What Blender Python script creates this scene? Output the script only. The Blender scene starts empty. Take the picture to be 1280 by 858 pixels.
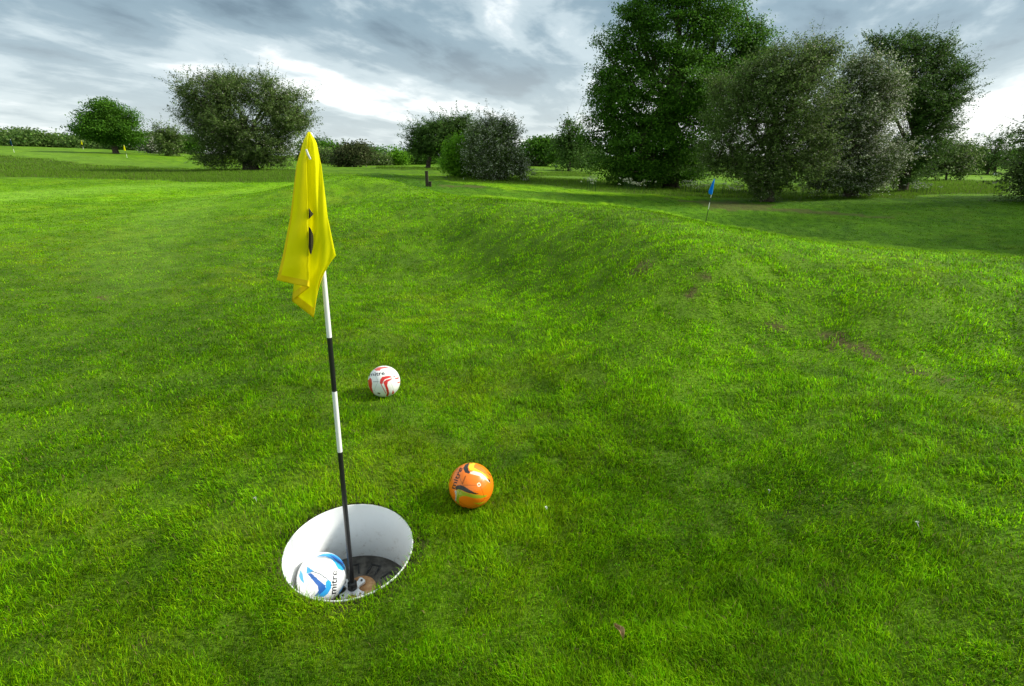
import bpy, bmesh, math
import numpy as np
from mathutils import Vector, Matrix

rng = np.random.default_rng(7)
S = bpy.context.scene
COL = S.collection

# ------------------------------------------------------------------ camera
FPX, CX, CY = 690.0, 640.0, 429.0
TH = math.atan((429 - 195) / FPX)
CAMZ = 1.66
cam_d = bpy.data.cameras.new('camera')
cam = bpy.data.objects.new('camera', cam_d); COL.objects.link(cam)
cam.location = (0, 0, CAMZ)
cam.rotation_euler = (math.pi / 2 - TH, 0, 0)
cam_d.sensor_width = 36; cam_d.lens = 36 * FPX / 1280
cam_d.clip_start = 0.05; cam_d.clip_end = 3000
S.camera = cam
# ------------------------------------------------------------------ sky, sun, exposure
SUN_AZ, SUN_EL = math.radians(82), math.radians(34)      # azimuth clockwise from +Y (the view direction)
sun_dir = Vector((math.sin(SUN_AZ) * math.cos(SUN_EL), math.cos(SUN_AZ) * math.cos(SUN_EL), math.sin(SUN_EL)))
W = bpy.data.worlds.new('World'); S.world = W; W.use_nodes = True
nt = W.node_tree; N = nt.nodes; L = nt.links
bg = N['Background']; bg.inputs['Strength'].default_value = 0.1


def math_node(nt, op, a, b=None, clamp=False):
    n = nt.nodes.new('ShaderNodeMath'); n.operation = op; n.use_clamp = clamp
    for i, v in enumerate((a, b)):
        if v is None: continue
        if isinstance(v, (int, float)): n.inputs[i].default_value = v
        else: nt.links.new(v, n.inputs[i])
    return n.outputs[0]


def mixc(nt, f, a, b, mode='MIX'):
    n = nt.nodes.new('ShaderNodeMix'); n.data_type = 'RGBA'; n.blend_type = mode
    for key, v in ((0, f), (6, a), (7, b)):
        if isinstance(v, (int, float)): n.inputs[key].default_value = v
        elif isinstance(v, tuple): n.inputs[key].default_value = v + (1,) if len(v) == 3 else v
        else: nt.links.new(v, n.inputs[key])
    return n.outputs[2]


def ramp(nt, f, stops, interp='EASE'):
    n = nt.nodes.new('ShaderNodeValToRGB'); n.color_ramp.interpolation = interp
    e = n.color_ramp.elements
    while len(e) < len(stops): e.new(0.5)
    for k, (p, c) in zip(e, stops): k.position = p; k.color = tuple(c) + (1,)
    nt.links.new(f, n.inputs[0]); return n.outputs[0]


def noise_node(nt, vec, scale, detail=4, rough=0.5, dist=0.0):
    n = nt.nodes.new('ShaderNodeTexNoise'); n.inputs['Scale'].default_value = scale
    n.inputs['Detail'].default_value = detail; n.inputs['Roughness'].default_value = rough
    n.inputs['Distortion'].default_value = dist
    if vec is not None: nt.links.new(vec, n.inputs['Vector'])
    return n.outputs['Fac']


sky = N.new('ShaderNodeTexSky'); sky.sky_type = 'NISHITA'; sky.sun_disc = False
sky.sun_elevation = SUN_EL; sky.sun_rotation = SUN_AZ
tc = N.new('ShaderNodeTexCoord'); sp = N.new('ShaderNodeSeparateXYZ'); L.new(tc.outputs['Generated'], sp.inputs[0])
zz = math_node(nt, 'ADD', math_node(nt, 'MAXIMUM', sp.outputs[2], 0.0), 0.16)
cb = N.new('ShaderNodeCombineXYZ')
L.new(math_node(nt, 'DIVIDE', sp.outputs[0], zz), cb.inputs[0]); L.new(math_node(nt, 'DIVIDE', sp.outputs[1], zz), cb.inputs[1])


def cloud_map(rot, sx, sy, ox, oy):
    m = N.new('ShaderNodeMapping'); m.vector_type = 'TEXTURE'
    m.inputs['Rotation'].default_value = (0, 0, math.radians(rot)); m.inputs['Scale'].default_value = (sx, sy, 1)
    m.inputs['Location'].default_value = (ox, oy, 0)
    L.new(cb.outputs[0], m.inputs[0]); return m.outputs[0]


n1 = noise_node(nt, cloud_map(70, 2.0, 1.1, 5.4, -1.7), 0.6, 6, 0.5, 0.25)
n2 = noise_node(nt, cloud_map(66, 2.6, 0.75, -1.1, 0.6), 1.6, 6, 0.55, 0.4)
n3 = noise_node(nt, cloud_map(75, 1.3, 1.0, 2.2, 3.4), 3.6, 5, 0.6, 0.3)
d = math_node(nt, 'ADD', math_node(nt, 'ADD', math_node(nt, 'MULTIPLY', n1, 0.66), math_node(nt, 'MULTIPLY', n2, 0.20)), math_node(nt, 'MULTIPLY', n3, 0.14))
cl = ramp(nt, d, [(0.392, (.72, 1.05, 1.30)), (0.450, (1.25, 1.75, 2.05)), (0.500, (2.5, 3.0, 3.2)), (0.560, (5.2, 5.35, 5.3))])
hz = ramp(nt, sp.outputs[2], [(0.0, (1, 1, 1)), (0.22, (0, 0, 0))])
cl = mixc(nt, math_node(nt, 'MULTIPLY', hz, 0.5), cl, (4.0, 4.25, 4.25))
L.new(mixc(nt, 0.93, sky.outputs[0], cl), bg.inputs['Color'])

sl = bpy.data.lights.new('sun', 'SUN'); sl.energy = 2.5; sl.angle = math.radians(8.0); sl.color = (1, 0.95, 0.86)
so = bpy.data.objects.new('sun', sl); COL.objects.link(so)
so.rotation_euler = sun_dir.to_track_quat('Z', 'Y').to_euler(); so.location = (20, 5, 30)
S.view_settings.view_transform = 'Standard'; S.view_settings.look = 'None'
S.view_settings.exposure = 1.27; S.view_settings.gamma = 1.0; S.view_settings.use_curve_mapping = False
S.render.engine = 'CYCLES'
S.cycles.max_bounces = 6; S.cycles.diffuse_bounces = 3; S.cycles.transmission_bounces = 3
S.cycles.use_denoising = True; S.cycles.denoiser = 'OPENIMAGEDENOISE'; S.cycles.denoising_input_passes = 'RGB_ALBEDO_NORMAL'; S.cycles.denoising_prefilter = 'ACCURATE'


# ------------------------------------------------------------------ helpers
def ray(px, py):
    """direction of a photo pixel, scaled so that its y (forward distance) is 1"""
    u = (px - CX) / FPX; v = (py - CY) / FPX
    f = math.cos(TH) - v * math.sin(TH)
    return np.array([u / f, 1.0, -(v * math.cos(TH) + math.sin(TH)) / f])


def PY(px, py, Y): return np.array([0, 0, CAMZ]) + ray(px, py) * Y


def PZ(px, py, z):
    r = ray(px, py); return np.array([0, 0, CAMZ]) + r * ((z - CAMZ) / r[2])


def hash2(ix, iy, seed):
    h = (ix.astype(np.int64) * 374761393 + iy.astype(np.int64) * 668265263 + seed * 1442695041) & 0xFFFFFFFF
    h = ((h ^ (h >> 13)) * 1274126177) & 0xFFFFFFFF
    return ((h ^ (h >> 16)) & 0xFFFF) / 65535.0


def vnoise(x, y, seed=0):
    ix = np.floor(x); iy = np.floor(y); fx = x - ix; fy = y - iy
    fx = fx * fx * (3 - 2 * fx); fy = fy * fy * (3 - 2 * fy)
    a = hash2(ix, iy, seed); b = hash2(ix + 1, iy, seed); c = hash2(ix, iy + 1, seed); e = hash2(ix + 1, iy + 1, seed)
    return (a * (1 - fx) + b * fx) * (1 - fy) + (c * (1 - fx) + e * fx) * fy


def fnoise(x, y, seed=0, octs=3):
    t = 0; amp = 1; tot = 0
    for k in range(octs):
        t = t + amp * vnoise(x * 2 ** k + 17.3 * k, y * 2 ** k - 9.1 * k, seed + k); tot += amp; amp *= 0.5
    return t / tot


def sstep(a, b, x): t = np.clip((x - a) / (b - a), 0, 1); return t * t * (3 - 2 * t)


# ------------------------------------------------------------------ materials
def mat(name, color=(0.5, 0.5, 0.5), rough=0.6, spec=0.4, metallic=0.0):
    m = bpy.data.materials.new(name); m.use_nodes = True
    b = m.node_tree.nodes['Principled BSDF']
    b.inputs['Base Color'].default_value = tuple(color) + (1,); b.inputs['Roughness'].default_value = rough
    b.inputs['Specular IOR Level'].default_value = spec; b.inputs['Metallic'].default_value = metallic
    return m


def noisy(name, c1, c2, scale, rough=0.6, spec=0.3, bump=0.0, detail=5):
    m = mat(name, c1, rough, spec); t = m.node_tree; b = t.nodes['Principled BSDF']
    co = t.nodes.new('ShaderNodeTexCoord').outputs['Object']
    f = noise_node(t, co, scale, detail, 0.6)
    t.links.new(ramp(t, f, [(0.3, c1), (0.7, c2)]), b.inputs['Base Color'])
    if bump:
        bn = t.nodes.new('ShaderNodeBump'); bn.inputs['Strength'].default_value = bump; bn.inputs['Distance'].default_value = 0.01
        t.links.new(f, bn.inputs['Height']); t.links.new(bn.outputs[0], b.inputs['Normal'])
    return m


def leafy(name, rough=0.5, spec=0.25, trans=0.3):
    """plant tissue: colour per blade or leaf from the mesh, part of the light passes through"""
    m = mat(name, (0.05, 0.1, 0.02), rough, spec); t = m.node_tree; b = t.nodes['Principled BSDF']
    a = t.nodes.new('ShaderNodeAttribute'); a.attribute_name = 'col'
    t.links.new(a.outputs['Color'], b.inputs['Base Color'])
    tr = t.nodes.new('ShaderNodeBsdfTranslucent'); t.links.new(a.outputs['Color'], tr.inputs['Color'])
    mx = t.nodes.new('ShaderNodeMixShader'); mx.inputs[0].default_value = trans
    t.links.new(b.outputs[0], mx.inputs[1]); t.links.new(tr.outputs[0], mx.inputs[2])
    t.links.new(mx.outputs[0], t.nodes['Material Output'].inputs['Surface'])
    return m


M_GRASS = leafy('grass_blade', 0.6, 0.05, 0.45)
M_LEAF = leafy('foliage', 0.6, 0.12, 0.38)
M_BARK = noisy('bark', (0.045, 0.035, 0.025), (0.11, 0.09, 0.065), 6, 0.9, 0.1, 0.6)


# ------------------------------------------------------------------ mesh building
def np_mesh(name, V, F, size, material, cols=None, smooth=False):
    """F: (n, size) index array"""
    me = bpy.data.meshes.new(name); V = np.asarray(V, np.float32); F = np.asarray(F, np.int32)
    me.vertices.add(len(V)); me.vertices.foreach_set('co', V.ravel())
    me.loops.add(F.size); me.loops.foreach_set('vertex_index', F.ravel())
    me.polygons.add(len(F)); me.polygons.foreach_set('loop_start', np.arange(len(F), dtype=np.int32) * size)
    me.polygons.foreach_set('loop_total', np.full(len(F), size, np.int32))
    if smooth: me.polygons.foreach_set('use_smooth', np.ones(len(F), bool))
    if cols is not None:
        at = me.attributes.new('col', 'FLOAT_COLOR', 'POINT')
        c = np.ones((len(V), 4), np.float32); c[:, :3] = cols; at.data.foreach_set('color', c.ravel())
    me.update(calc_edges=True)
    if material: me.materials.append(material)
    return me


def link(name, me, parent=None, **props):
    o = bpy.data.objects.new(name, me); COL.objects.link(o)
    if parent: o.parent = parent
    for k, v in props.items(): o[k] = v
    return o


def thing(name, label, cat, loc=(0, 0, 0), group=None):
    o = bpy.data.objects.new(name, None); COL.objects.link(o); o.location = loc
    o.empty_display_size = 0.1
    o['label'] = label; o['category'] = cat
    if group: o['group'] = group
    return o


class MB:
    def __init__(s): s.v = []; s.f = []; s.m = []
    def add(s, V, F, mi=0):
        k = len(s.v); s.v += [tuple(p) for p in V]; s.f += [tuple(i + k for i in q) for q in F]; s.m += [mi] * len(F)
    def tube(s, pts, rad, n=8, mi=0, cap=True):
        pts = [np.array(p, float) for p in pts]; V = []; F = []
        prev = None
        for i, p in enumerate(pts):
            t = pts[min(i + 1, len(pts) - 1)] - pts[max(i - 1, 0)]; t = t / (np.linalg.norm(t) + 1e-9)
            if prev is None:
                a = np.cross(t, [0, 0, 1.0]) if abs(t[2]) < 0.9 else np.cross(t, [1.0, 0, 0])
            else: a = prev - t * np.dot(prev, t)
            a /= np.linalg.norm(a) + 1e-9; prev = a; b = np.cross(t, a)
            for k in range(n):
                w = 2 * math.pi * k / n; V.append(p + rad[i] * (math.cos(w) * a + math.sin(w) * b))
        for i in range(len(pts) - 1):
            for k in range(n):
                F.append((i * n + k, i * n + (k + 1) % n, (i + 1) * n + (k + 1) % n, (i + 1) * n + k))
        if cap: F.append(tuple(range(n))[::-1]); F.append(tuple((len(pts) - 1) * n + k for k in range(n)))
        s.add(V, F, mi)
    def box(s, c, h, mi=0, rz=0):
        V = []
        for z in (-1, 1):
            for x, y in ((-1, -1), (1, -1), (1, 1), (-1, 1)):
                X = x * h[0]; Y = y * h[1]
                V.append((c[0] + X * math.cos(rz) - Y * math.sin(rz), c[1] + X * math.sin(rz) + Y * math.cos(rz), c[2] + z * h[2]))
        s.add(V, [(3, 2, 1, 0), (4, 5, 6, 7), (0, 1, 5, 4), (1, 2, 6, 5), (2, 3, 7, 6), (3, 0, 4, 7)], mi)
    def lathe(s, prof, n=64, mi=0, closed=False):
        V = []; F = []
        for r, z in prof:
            for k in range(n):
                w = 2 * math.pi * k / n; V.append((r * math.cos(w), r * math.sin(w), z))
        m = len(prof)
        for i in range(m if closed else m - 1):
            j = (i + 1) % m
            for k in range(n): F.append((i * n + k, i * n + (k + 1) % n, j * n + (k + 1) % n, j * n + k))
        s.add(V, F, mi)
    def mesh(s, name, mats, smooth=True, bevel=0.0, angle=40):
        me = bpy.data.meshes.new(name); me.from_pydata([tuple(map(float, p)) for p in s.v], [], s.f)
        for m in (mats if isinstance(mats, (list, tuple)) else [mats]): me.materials.append(m)
        me.polygons.foreach_set('material_index', s.m)
        bm = bmesh.new(); bm.from_mesh(me); bmesh.ops.recalc_face_normals(bm, faces=bm.faces)
        if bevel:
            ed = [e for e in bm.edges if len(e.link_faces) == 2 and e.calc_face_angle(0) > math.radians(50)]
            bmesh.ops.bevel(bm, geom=ed, offset=bevel, segments=2, affect='EDGES', profile=0.5)
        for f in bm.faces: f.smooth = smooth
        for e in bm.edges:
            if len(e.link_faces) == 2 and e.calc_face_angle(0) > math.radians(angle): e.smooth = False
        bm.to_mesh(me); bm.free(); return me


# ------------------------------------------------------------------ terrain
CUP_C = np.array([-0.72, 2.02, 0.02]); CUP_R = 0.277
CUP_N = np.array([0.035, -0.117, 0.99]); CUP_N /= np.linalg.norm(CUP_N)
CTRL = []
def cz(px, py, z): CTRL.append(PZ(px, py, z))
def cy_(px, py, Y): CTRL.append(PY(px, py, Y))
def cx_(px, Y, z): CTRL.append(np.array([Y * (px - 640) / FPX / 1.037, Y, z]))
for dx, dy in ((0, 0), (-.4, 0), (.4, 0), (0, -.4), (0, .4)):
    CTRL.append(CUP_C + np.array([dx, dy, -(CUP_N[0] * dx + CUP_N[1] * dy) / CUP_N[2]]))
CTRL.append(np.array([-.204, 2.40, -.0])); CTRL.append(np.array([-.9, 3.58, .07]))
for a in ((0, 858, -.03), (300, 858, -.03), (640, 858, 0), (900, 858, .08), (1280, 858, .25), (0, 600, 0), (200, 560, 0.02), (0, 450, .03),
          (640, 600, .02), (640, 500, .04), (800, 600, .06), (1000, 600, .13), (1280, 560, .3), (200, 400, .05), (450, 400, .06), (600, 400, .07),
          (0, 330, .1), (200, 300, .15), (350, 300, .15), (100, 240, .25), (250, 240, .27), (360, 240, .35), (480, 320, .1), (560, 300, .26),
          (600, 340, .1), (800, 330, .66), (1280, 370, .6), (1280, 430, .36), (1280, 480, .32), (1150, 370, .6), (1150, 430, .36), (1000, 400, .38), (900, 340, .68), (900, 400, .38), (850, 430, .3), (1000, 350, .60), (1100, 480, .3), (700, 300, .62), (700, 360, .28), (600, 270, .66), (500, 258, .62),
          (430, 245, .62), (1000, 480, .24), (1150, 520, .28)): cz(*a)
for a in ((404, 224, 19), (440, 222, 18), (469, 224, 17), (508, 236, 15), (588, 248, 12.5), (677, 254, 10.5), (768, 259, 9.2), (836, 270, 8.4),
          (904, 286, 7.8), (972, 297, 7.3), (1040, 306, 7.0), (1153, 317, 6.5), (1280, 325, 6.0)): cy_(*a)
for a in ((1280, 9, -.1), (1153, 10, -.2), (972, 11, -.2), (836, 12.5, -.2), (768, 14, 0), (677, 15, .2), (588, 18, .15), (508, 22, .15), (440, 25, .4), (404, 26, .5),
          (1280, 14, -.9), (1100, 16, -.95), (884, 21, -.97), (768, 22, -.8), (677, 24, -.5), (588, 26, -.15)): cx_(*a)
for a in ((535, 233, 31), (600, 223, 42), (640, 226, 40), (700, 240, 33), (800, 245, 33), (960, 252, 32), (1100, 248, 33), (1280, 250, 30), (1240, 220, 65),
          (1000, 232, 50), (710, 213, 75), (840, 235, 42), (305, 214, 52), (145, 192, 95), (0, 225, 33), (200, 226, 33), (0, 205, 60), (200, 215, 52), (0, 183, 130), (100, 186, 120),
          (230, 196, 100), (440, 208, 110), (560, 208, 90), (640, 205, 120), (1150, 222, 60), (330, 200, 110)): cy_(*a)
for px, Y, z in ((-300, 250, 6), (0, 260, 6), (200, 300, 3), (440, 300, -.3), (640, 300, -.5), (900, 250, 0), (1280, 250, .5), (1600, 200, .5), (1600, 40, -.4), (1700, 12, -.3),
                 (1700, 5, .5), (-300, 60, 1.2), (-400, 20, .4), (-400, 5, .05)): cx_(px, Y, z)
for p in ((0, -1.5, -.02), (2, -2, .2), (-2, -2, 0), (0, -10, 0), (10, -10, .2), (-10, -10, .1), (80, -80, 1), (-80, -80, 1), (15, 0, .1), (-15, 0, .1), (100, 0, 1), (-100, 0, 2), (0.6, .5, .04), (-.6, .5, -.02)):
    CTRL.append(np.array(p, float))
CTRL = np.array(CTRL)


def warp(x, y):
    r = np.maximum(np.hypot(x, y), 0.6); return np.stack([np.arctan2(x, y) * 1.6, np.log(r)], -1)


def tps(d2): return np.where(d2 > 1e-12, 0.5 * d2 * np.log(np.maximum(d2, 1e-12)), 0.0)


_C = warp(CTRL[:, 0], CTRL[:, 1]); _n = len(_C)
_K = tps(((_C[:, None] - _C[None]) ** 2).sum(-1)) + np.eye(_n) * 0.002
_P = np.c_[np.ones(_n), _C]
_A = np.block([[_K, _P], [_P.T, np.zeros((3, 3))]])
_w = np.linalg.solve(_A, np.r_[CTRL[:, 2], 0, 0, 0])


def height(x, y):
    x = np.asarray(x, float); y = np.asarray(y, float); sh = x.shape; x = x.ravel(); y = y.ravel()
    z = np.empty_like(x)
    for i in range(0, len(x), 40000):
        q = warp(x[i:i + 40000], y[i:i + 40000])
        z[i:i + 40000] = tps(((q[:, None] - _C[None]) ** 2).sum(-1)) @ _w[:_n] + _w[_n] + q @ _w[_n + 1:]
    r = np.hypot(x, y)
    near = sstep(0.3, 0.8, np.hypot(x - CUP_C[0], y - CUP_C[1]))
    z += near * ((fnoise(x * 1.6, y * 1.6, 3) - .5) * 0.05 + (fnoise(x * 5, y * 5, 9, 2) - .5) * 0.018)
    z += (fnoise(x * .3, y * .3, 5, 2) - .5) * 0.12 * sstep(8, 20, r)
    flat = CUP_C[2] - (CUP_N[0] * (x - CUP_C[0]) + CUP_N[1] * (y - CUP_C[1])) / CUP_N[2]
    z = flat * (1 - near) + z * near
    return z.reshape(sh)


_Yg = np.exp(np.linspace(math.log(0.4), math.log(330), 700))
def G(px, py):
    """first point of the ground that a photo pixel shows"""
    r = ray(px, py); zz = CAMZ + r[2] * _Yg - height(r[0] * _Yg, _Yg)
    k = np.argmax(zz < 0)
    if not (zz < 0).any(): k = len(_Yg) - 1
    a = max(k - 1, 0); t = zz[a] / (zz[a] - zz[k] + 1e-9) if k > a else 0
    Y = _Yg[a] + (_Yg[k] - _Yg[a]) * min(max(t, 0), 1)
    p = np.array([r[0] * Y, Y, 0.0]); p[2] = height(p[:1], p[1:2])[0]; return p


def Gpoly(pts): return np.array([G(*p)[:2] for p in pts])


def inpoly(x, y, P):
    c = np.zeros(len(x), bool); j = len(P) - 1
    for i in range(len(P)):
        xi, yi = P[i]; xj, yj = P[j]
        if yi != yj:
            c ^= ((yi > y) != (yj > y)) & (x < (xj - xi) * (y - yi) / (yj - yi) + xi)
        j = i
    return c


def wob(x, y): # wandering offset for zone edges
    r = np.hypot(x, y) * .03
    return x + (fnoise(x * .5, y * .5, 31) - .5) * 2 * r, y + (fnoise(x * .5, y * .5, 47) - .5) * 2 * r


ROUGH = [Gpoly([(-60, 221), (0, 221), (100, 223), (200, 226), (300, 228), (372, 229), (400, 214), (330, 212), (230, 212), (150, 209), (80, 203), (0, 194), (-60, 192)]),
         Gpoly([(560, 226), (640, 230), (690, 232), (735, 238), (800, 243), (900, 247), (960, 249), (1120, 248), (1145, 250), (1150, 240), (1000, 232), (860, 232), (740, 226), (660, 221), (560, 221)]),
         Gpoly([(1120, 246), (1180, 243), (1260, 243), (1262, 228), (1150, 226), (1120, 232)]),
         Gpoly([(655, 219.5), (740, 221.5), (740, 216.5), (655, 215)]),
         Gpoly([(470, 211.5), (600, 215), (600, 211.5), (470, 209)])]
SOIL = [Gpoly([(900, 262), (960, 264), (1040, 268), (1095, 273), (1110, 271.5), (1050, 265.5), (970, 262), (900, 259.5)]),
        Gpoly([(830, 249), (900, 260), (960, 261), (960, 255), (900, 252)]),
        Gpoly([(505, 232.2), (560, 234), (605, 235), (605, 233.3), (560, 232), (505, 231.2)])]
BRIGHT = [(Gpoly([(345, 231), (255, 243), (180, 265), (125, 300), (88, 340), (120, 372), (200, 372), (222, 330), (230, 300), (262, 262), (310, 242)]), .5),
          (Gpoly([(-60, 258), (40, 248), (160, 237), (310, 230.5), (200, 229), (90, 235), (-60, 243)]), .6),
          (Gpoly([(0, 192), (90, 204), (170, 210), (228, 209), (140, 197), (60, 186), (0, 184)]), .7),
          (Gpoly([(640, 262), (760, 275), (900, 300), (1040, 318), (1280, 338), (1280, 324), (1040, 306), (900, 287), (760, 259), (640, 252)]), .35),  # crest strip: sunlight on the mound top put into the grass colour
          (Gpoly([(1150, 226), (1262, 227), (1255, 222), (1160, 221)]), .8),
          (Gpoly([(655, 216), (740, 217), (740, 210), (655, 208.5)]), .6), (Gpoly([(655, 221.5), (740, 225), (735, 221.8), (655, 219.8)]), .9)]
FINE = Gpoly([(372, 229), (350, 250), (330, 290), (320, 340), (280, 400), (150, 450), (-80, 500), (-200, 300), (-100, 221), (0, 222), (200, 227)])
BEYOND_SHADE = [Gpoly([(440, 220), (469, 222), (508, 233), (588, 245), (600, 244), (640, 238), (560, 229), (470, 216)]), Gpoly([(600, 244), (660, 249), (760, 254), (836, 264), (904, 280), (972, 291), (1040, 300), (1153, 311), (1300, 319), (1300, 246), (1100, 247), (960, 252), (800, 246), (700, 241), (640, 238)])]  # shade on the ground behind the crest, painted as darker turf
MOUND_SUN = Gpoly([(420, 262), (480, 300), (560, 350), (700, 420), (850, 520), (1000, 640), (1290, 760), (1290, 335), (1040, 312), (836, 276), (677, 260), (508, 242), (420, 228)])  # sunlit look of the mound, painted as brighter grass
BARE = [(G(970, 410), .28), (G(1060, 432), .3), (G(1150, 466), .25), (G(1180, 475), .15), (G(1035, 420), .18), (G(865, 368), .2), (G(880, 345), .15), (G(800, 335), .3),
        (G(130, 372), .25), (G(1030, 735), .16), (G(1055, 420), .2), (G(590, 640), .06), (G(1085, 445), .2), (G(985, 640), .08), (G(180, 803), .07), (G(105, 785), .08)]


def zones(x, y):
    """rough, soil, bright masks 0..1 and bare-earth mask"""
    X, Y = wob(x, y)
    ro = np.zeros(len(x)); so_ = np.zeros(len(x)); br = np.zeros(len(x)); ba = np.zeros(len(x))
    for P in ROUGH: ro = np.maximum(ro, inpoly(X, Y, P))
    for P in SOIL: so_ = np.maximum(so_, inpoly(X, Y, P))
    r = np.hypot(x, y) * .035
    jit = [(X + r * math.cos(w) * k_, Y + 2 * r * math.sin(w) * k_) for w, k_ in ((0, .3), (1.3, 1), (2.5, .6), (3.8, 1), (5.1, .6))]
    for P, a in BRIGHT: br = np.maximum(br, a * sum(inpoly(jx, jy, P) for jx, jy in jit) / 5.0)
    for p, r in BARE:
        r *= .5; q = np.hypot(x - p[0], (y - p[1])) / r
        ba = np.maximum(ba, sstep(1.0, .3, q + (fnoise(x * 12, y * 12, 71) - .5) * 1.6))
    rc = np.hypot(x - CUP_C[0], y - CUP_C[1]); an = np.arctan2(y - CUP_C[1], x - CUP_C[0])
    edge = CUP_R + .004 + .03 * fnoise(an * 3 + 20, rc * 5, 5) * np.clip(-np.cos(an - .35) + .25, 0, 1)
    ba = np.maximum(ba, (rc < edge) * .9)
    return ro, so_, br, ba


def tone(x, y, z_=None):
    ro, so_, br, ba = z_ if z_ is not None else zones(x, y)
    s = .25 * fnoise(x * .55, y * .4, 11) + .3 * fnoise(x * 2.6, y * 2.2, 12) + .45 * fnoise(x * 10, y * 10, 13)
    s = sstep(.28, .72, s)[:, None]
    c = np.array([.086, .215, .001]) * (1 - s) + np.array([.190, .405, .001]) * s
    yl = (sstep(.5, .75, fnoise(x * .8 + 4, y * .6, 21)) * .45 * sstep(.35, .65, fnoise(x * 4, y * 4, 22)))[:, None]
    c = c * (1 - yl) + np.array([.25, .38, .004]) * yl
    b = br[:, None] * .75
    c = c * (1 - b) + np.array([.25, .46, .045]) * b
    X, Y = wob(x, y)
    for P in BEYOND_SHADE: c = c * (1 - .42 * inpoly(X, Y, P))[:, None] * np.where(inpoly(X, Y, P)[:, None], np.array([.86, 1.0, 4.0]), 1.0)
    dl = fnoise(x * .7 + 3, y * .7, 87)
    c = c * (1 + .22 * inpoly(X + (dl - .5) * 1.5, Y + (dl - .5) * 1.5, MOUND_SUN))[:, None]
    r = ro[:, None]; rr = fnoise(x * .25, y * .9, 33)[:, None]
    c = c * (1 - r) + r * (np.array([.085, .165, .014]) * (1 - rr) + np.array([.14, .27, .018]) * rr)
    return c


# the ground: one polar sheet around the viewpoint, with a round hole for the cup
rings = np.r_[np.exp(np.arange(math.log(.35), math.log(14), .018)), np.exp(np.arange(math.log(14), math.log(420), .022)), [600, 900, 1500]]
azs = np.r_[np.arange(-180, -60, 2.5), np.arange(-60, 60, .32), np.arange(60, 180, 2.5)] * math.pi / 180
RR, AA = np.meshgrid(rings, azs, indexing='ij')
gx = (RR * np.sin(AA)).ravel(); gy = (RR * np.cos(AA)).ravel(); gz = height(gx, gy)
gz = np.where(RR.ravel() > 420, np.minimum(gz, 3.0), gz)
nr, na = RR.shape
idx = np.arange(nr * na).reshape(nr, na)
F = np.stack([idx[:-1], np.roll(idx, -1, 1)[:-1], np.roll(idx, -1, 1)[1:], idx[1:]], -1).reshape(-1, 4)[:, ::-1]
rim_d = np.hypot(gx - CUP_C[0], gy - CUP_C[1])
F = F[(rim_d[F] > 0.36).all(1)]
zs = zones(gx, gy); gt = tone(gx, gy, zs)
soilc = np.array([.088, .062, .032])
bm_ = np.maximum(zs[1] * .75, zs[3])[:, None] * (0.6 + .4 * fnoise(gx * 14, gy * 14, 77)[:, None])
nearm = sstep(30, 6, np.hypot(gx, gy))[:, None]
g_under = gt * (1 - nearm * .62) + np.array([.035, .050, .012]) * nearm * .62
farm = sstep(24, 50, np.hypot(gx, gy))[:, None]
g_under = g_under * (1 - farm * (.42 - .30 * (fnoise(gx * .06, gy * .035, 111) - .5)[:, None] - .22 * (fnoise(gx * .25, gy * .12, 112) - .5)[:, None]))  # far turf darkened in place of the self-shading of missing blades
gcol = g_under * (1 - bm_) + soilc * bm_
M_GROUND = mat('turf_soil', (.05, .1, .02), .9, .1)
t = M_GROUND.node_tree; b = t.nodes['Principled BSDF']
a = t.nodes.new('ShaderNodeAttribute'); a.attribute_name = 'col'
gco = t.nodes.new('ShaderNodeNewGeometry').outputs['Position']
f1 = noise_node(t, gco, 3.0, 8, .7); f2 = noise_node(t, gco, 40, 4, .6)
ff = math_node(t, 'ADD', math_node(t, 'MULTIPLY', f1, .6), math_node(t, 'MULTIPLY', f2, .4))
t.links.new(mixc(t, 1.0, a.outputs['Color'], ramp(t, ff, [(.3, (.6, .62, .6)), (.7, (1.35, 1.3, 1.2))]), 'MULTIPLY'), b.inputs['Base Color'])
bn = t.nodes.new('ShaderNodeBump'); bn.inputs['Strength'].default_value = .8; bn.inputs['Distance'].default_value = .06
t.links.new(ff, bn.inputs['Height']); t.links.new(bn.outputs[0], b.inputs['Normal'])
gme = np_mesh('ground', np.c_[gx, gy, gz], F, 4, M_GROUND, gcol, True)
bm = bmesh.new(); bm.from_mesh(gme)
bmesh.ops.delete(bm, geom=[v for v in bm.verts if not v.link_faces], context='VERTS')
inner = [e for e in bm.edges if e.is_boundary and math.hypot((e.verts[0].co.x + e.verts[1].co.x) / 2 - CUP_C[0], (e.verts[0].co.y + e.verts[1].co.y) / 2 - CUP_C[1]) < .6]
CUP_M = Matrix.Translation(Vector(CUP_C)) @ Vector(CUP_N).to_track_quat('Z', 'Y').to_matrix().to_4x4()
cl_ = bm.verts.layers.float_color['col']; circ = []
for k in range(96):
    w = 2 * math.pi * k / 96
    v = bm.verts.new(CUP_M @ Vector(((CUP_R + .004) * math.cos(w), (CUP_R + .004) * math.sin(w), -.004))); v[cl_] = (.07, .05, .03, 1); circ.append(v)
ce = [bm.edges.new((circ[k], circ[(k + 1) % 96])) for k in range(96)]
low = [bm.verts.new(v.co - Vector(CUP_N) * .05) for v in circ]
for v in low: v[cl_] = (.05, .035, .02, 1)
r_ = bmesh.ops.triangle_fill(bm, use_beauty=True, use_dissolve=False, edges=inner + ce)
for f in [f for f in r_['geom'] if isinstance(f, bmesh.types.BMFace)]: f.smooth = True
for f in [f for f in bm.faces if (f.calc_center_median() - Vector(CUP_C)).length < CUP_R * .9]: bm.faces.remove(f)
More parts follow.
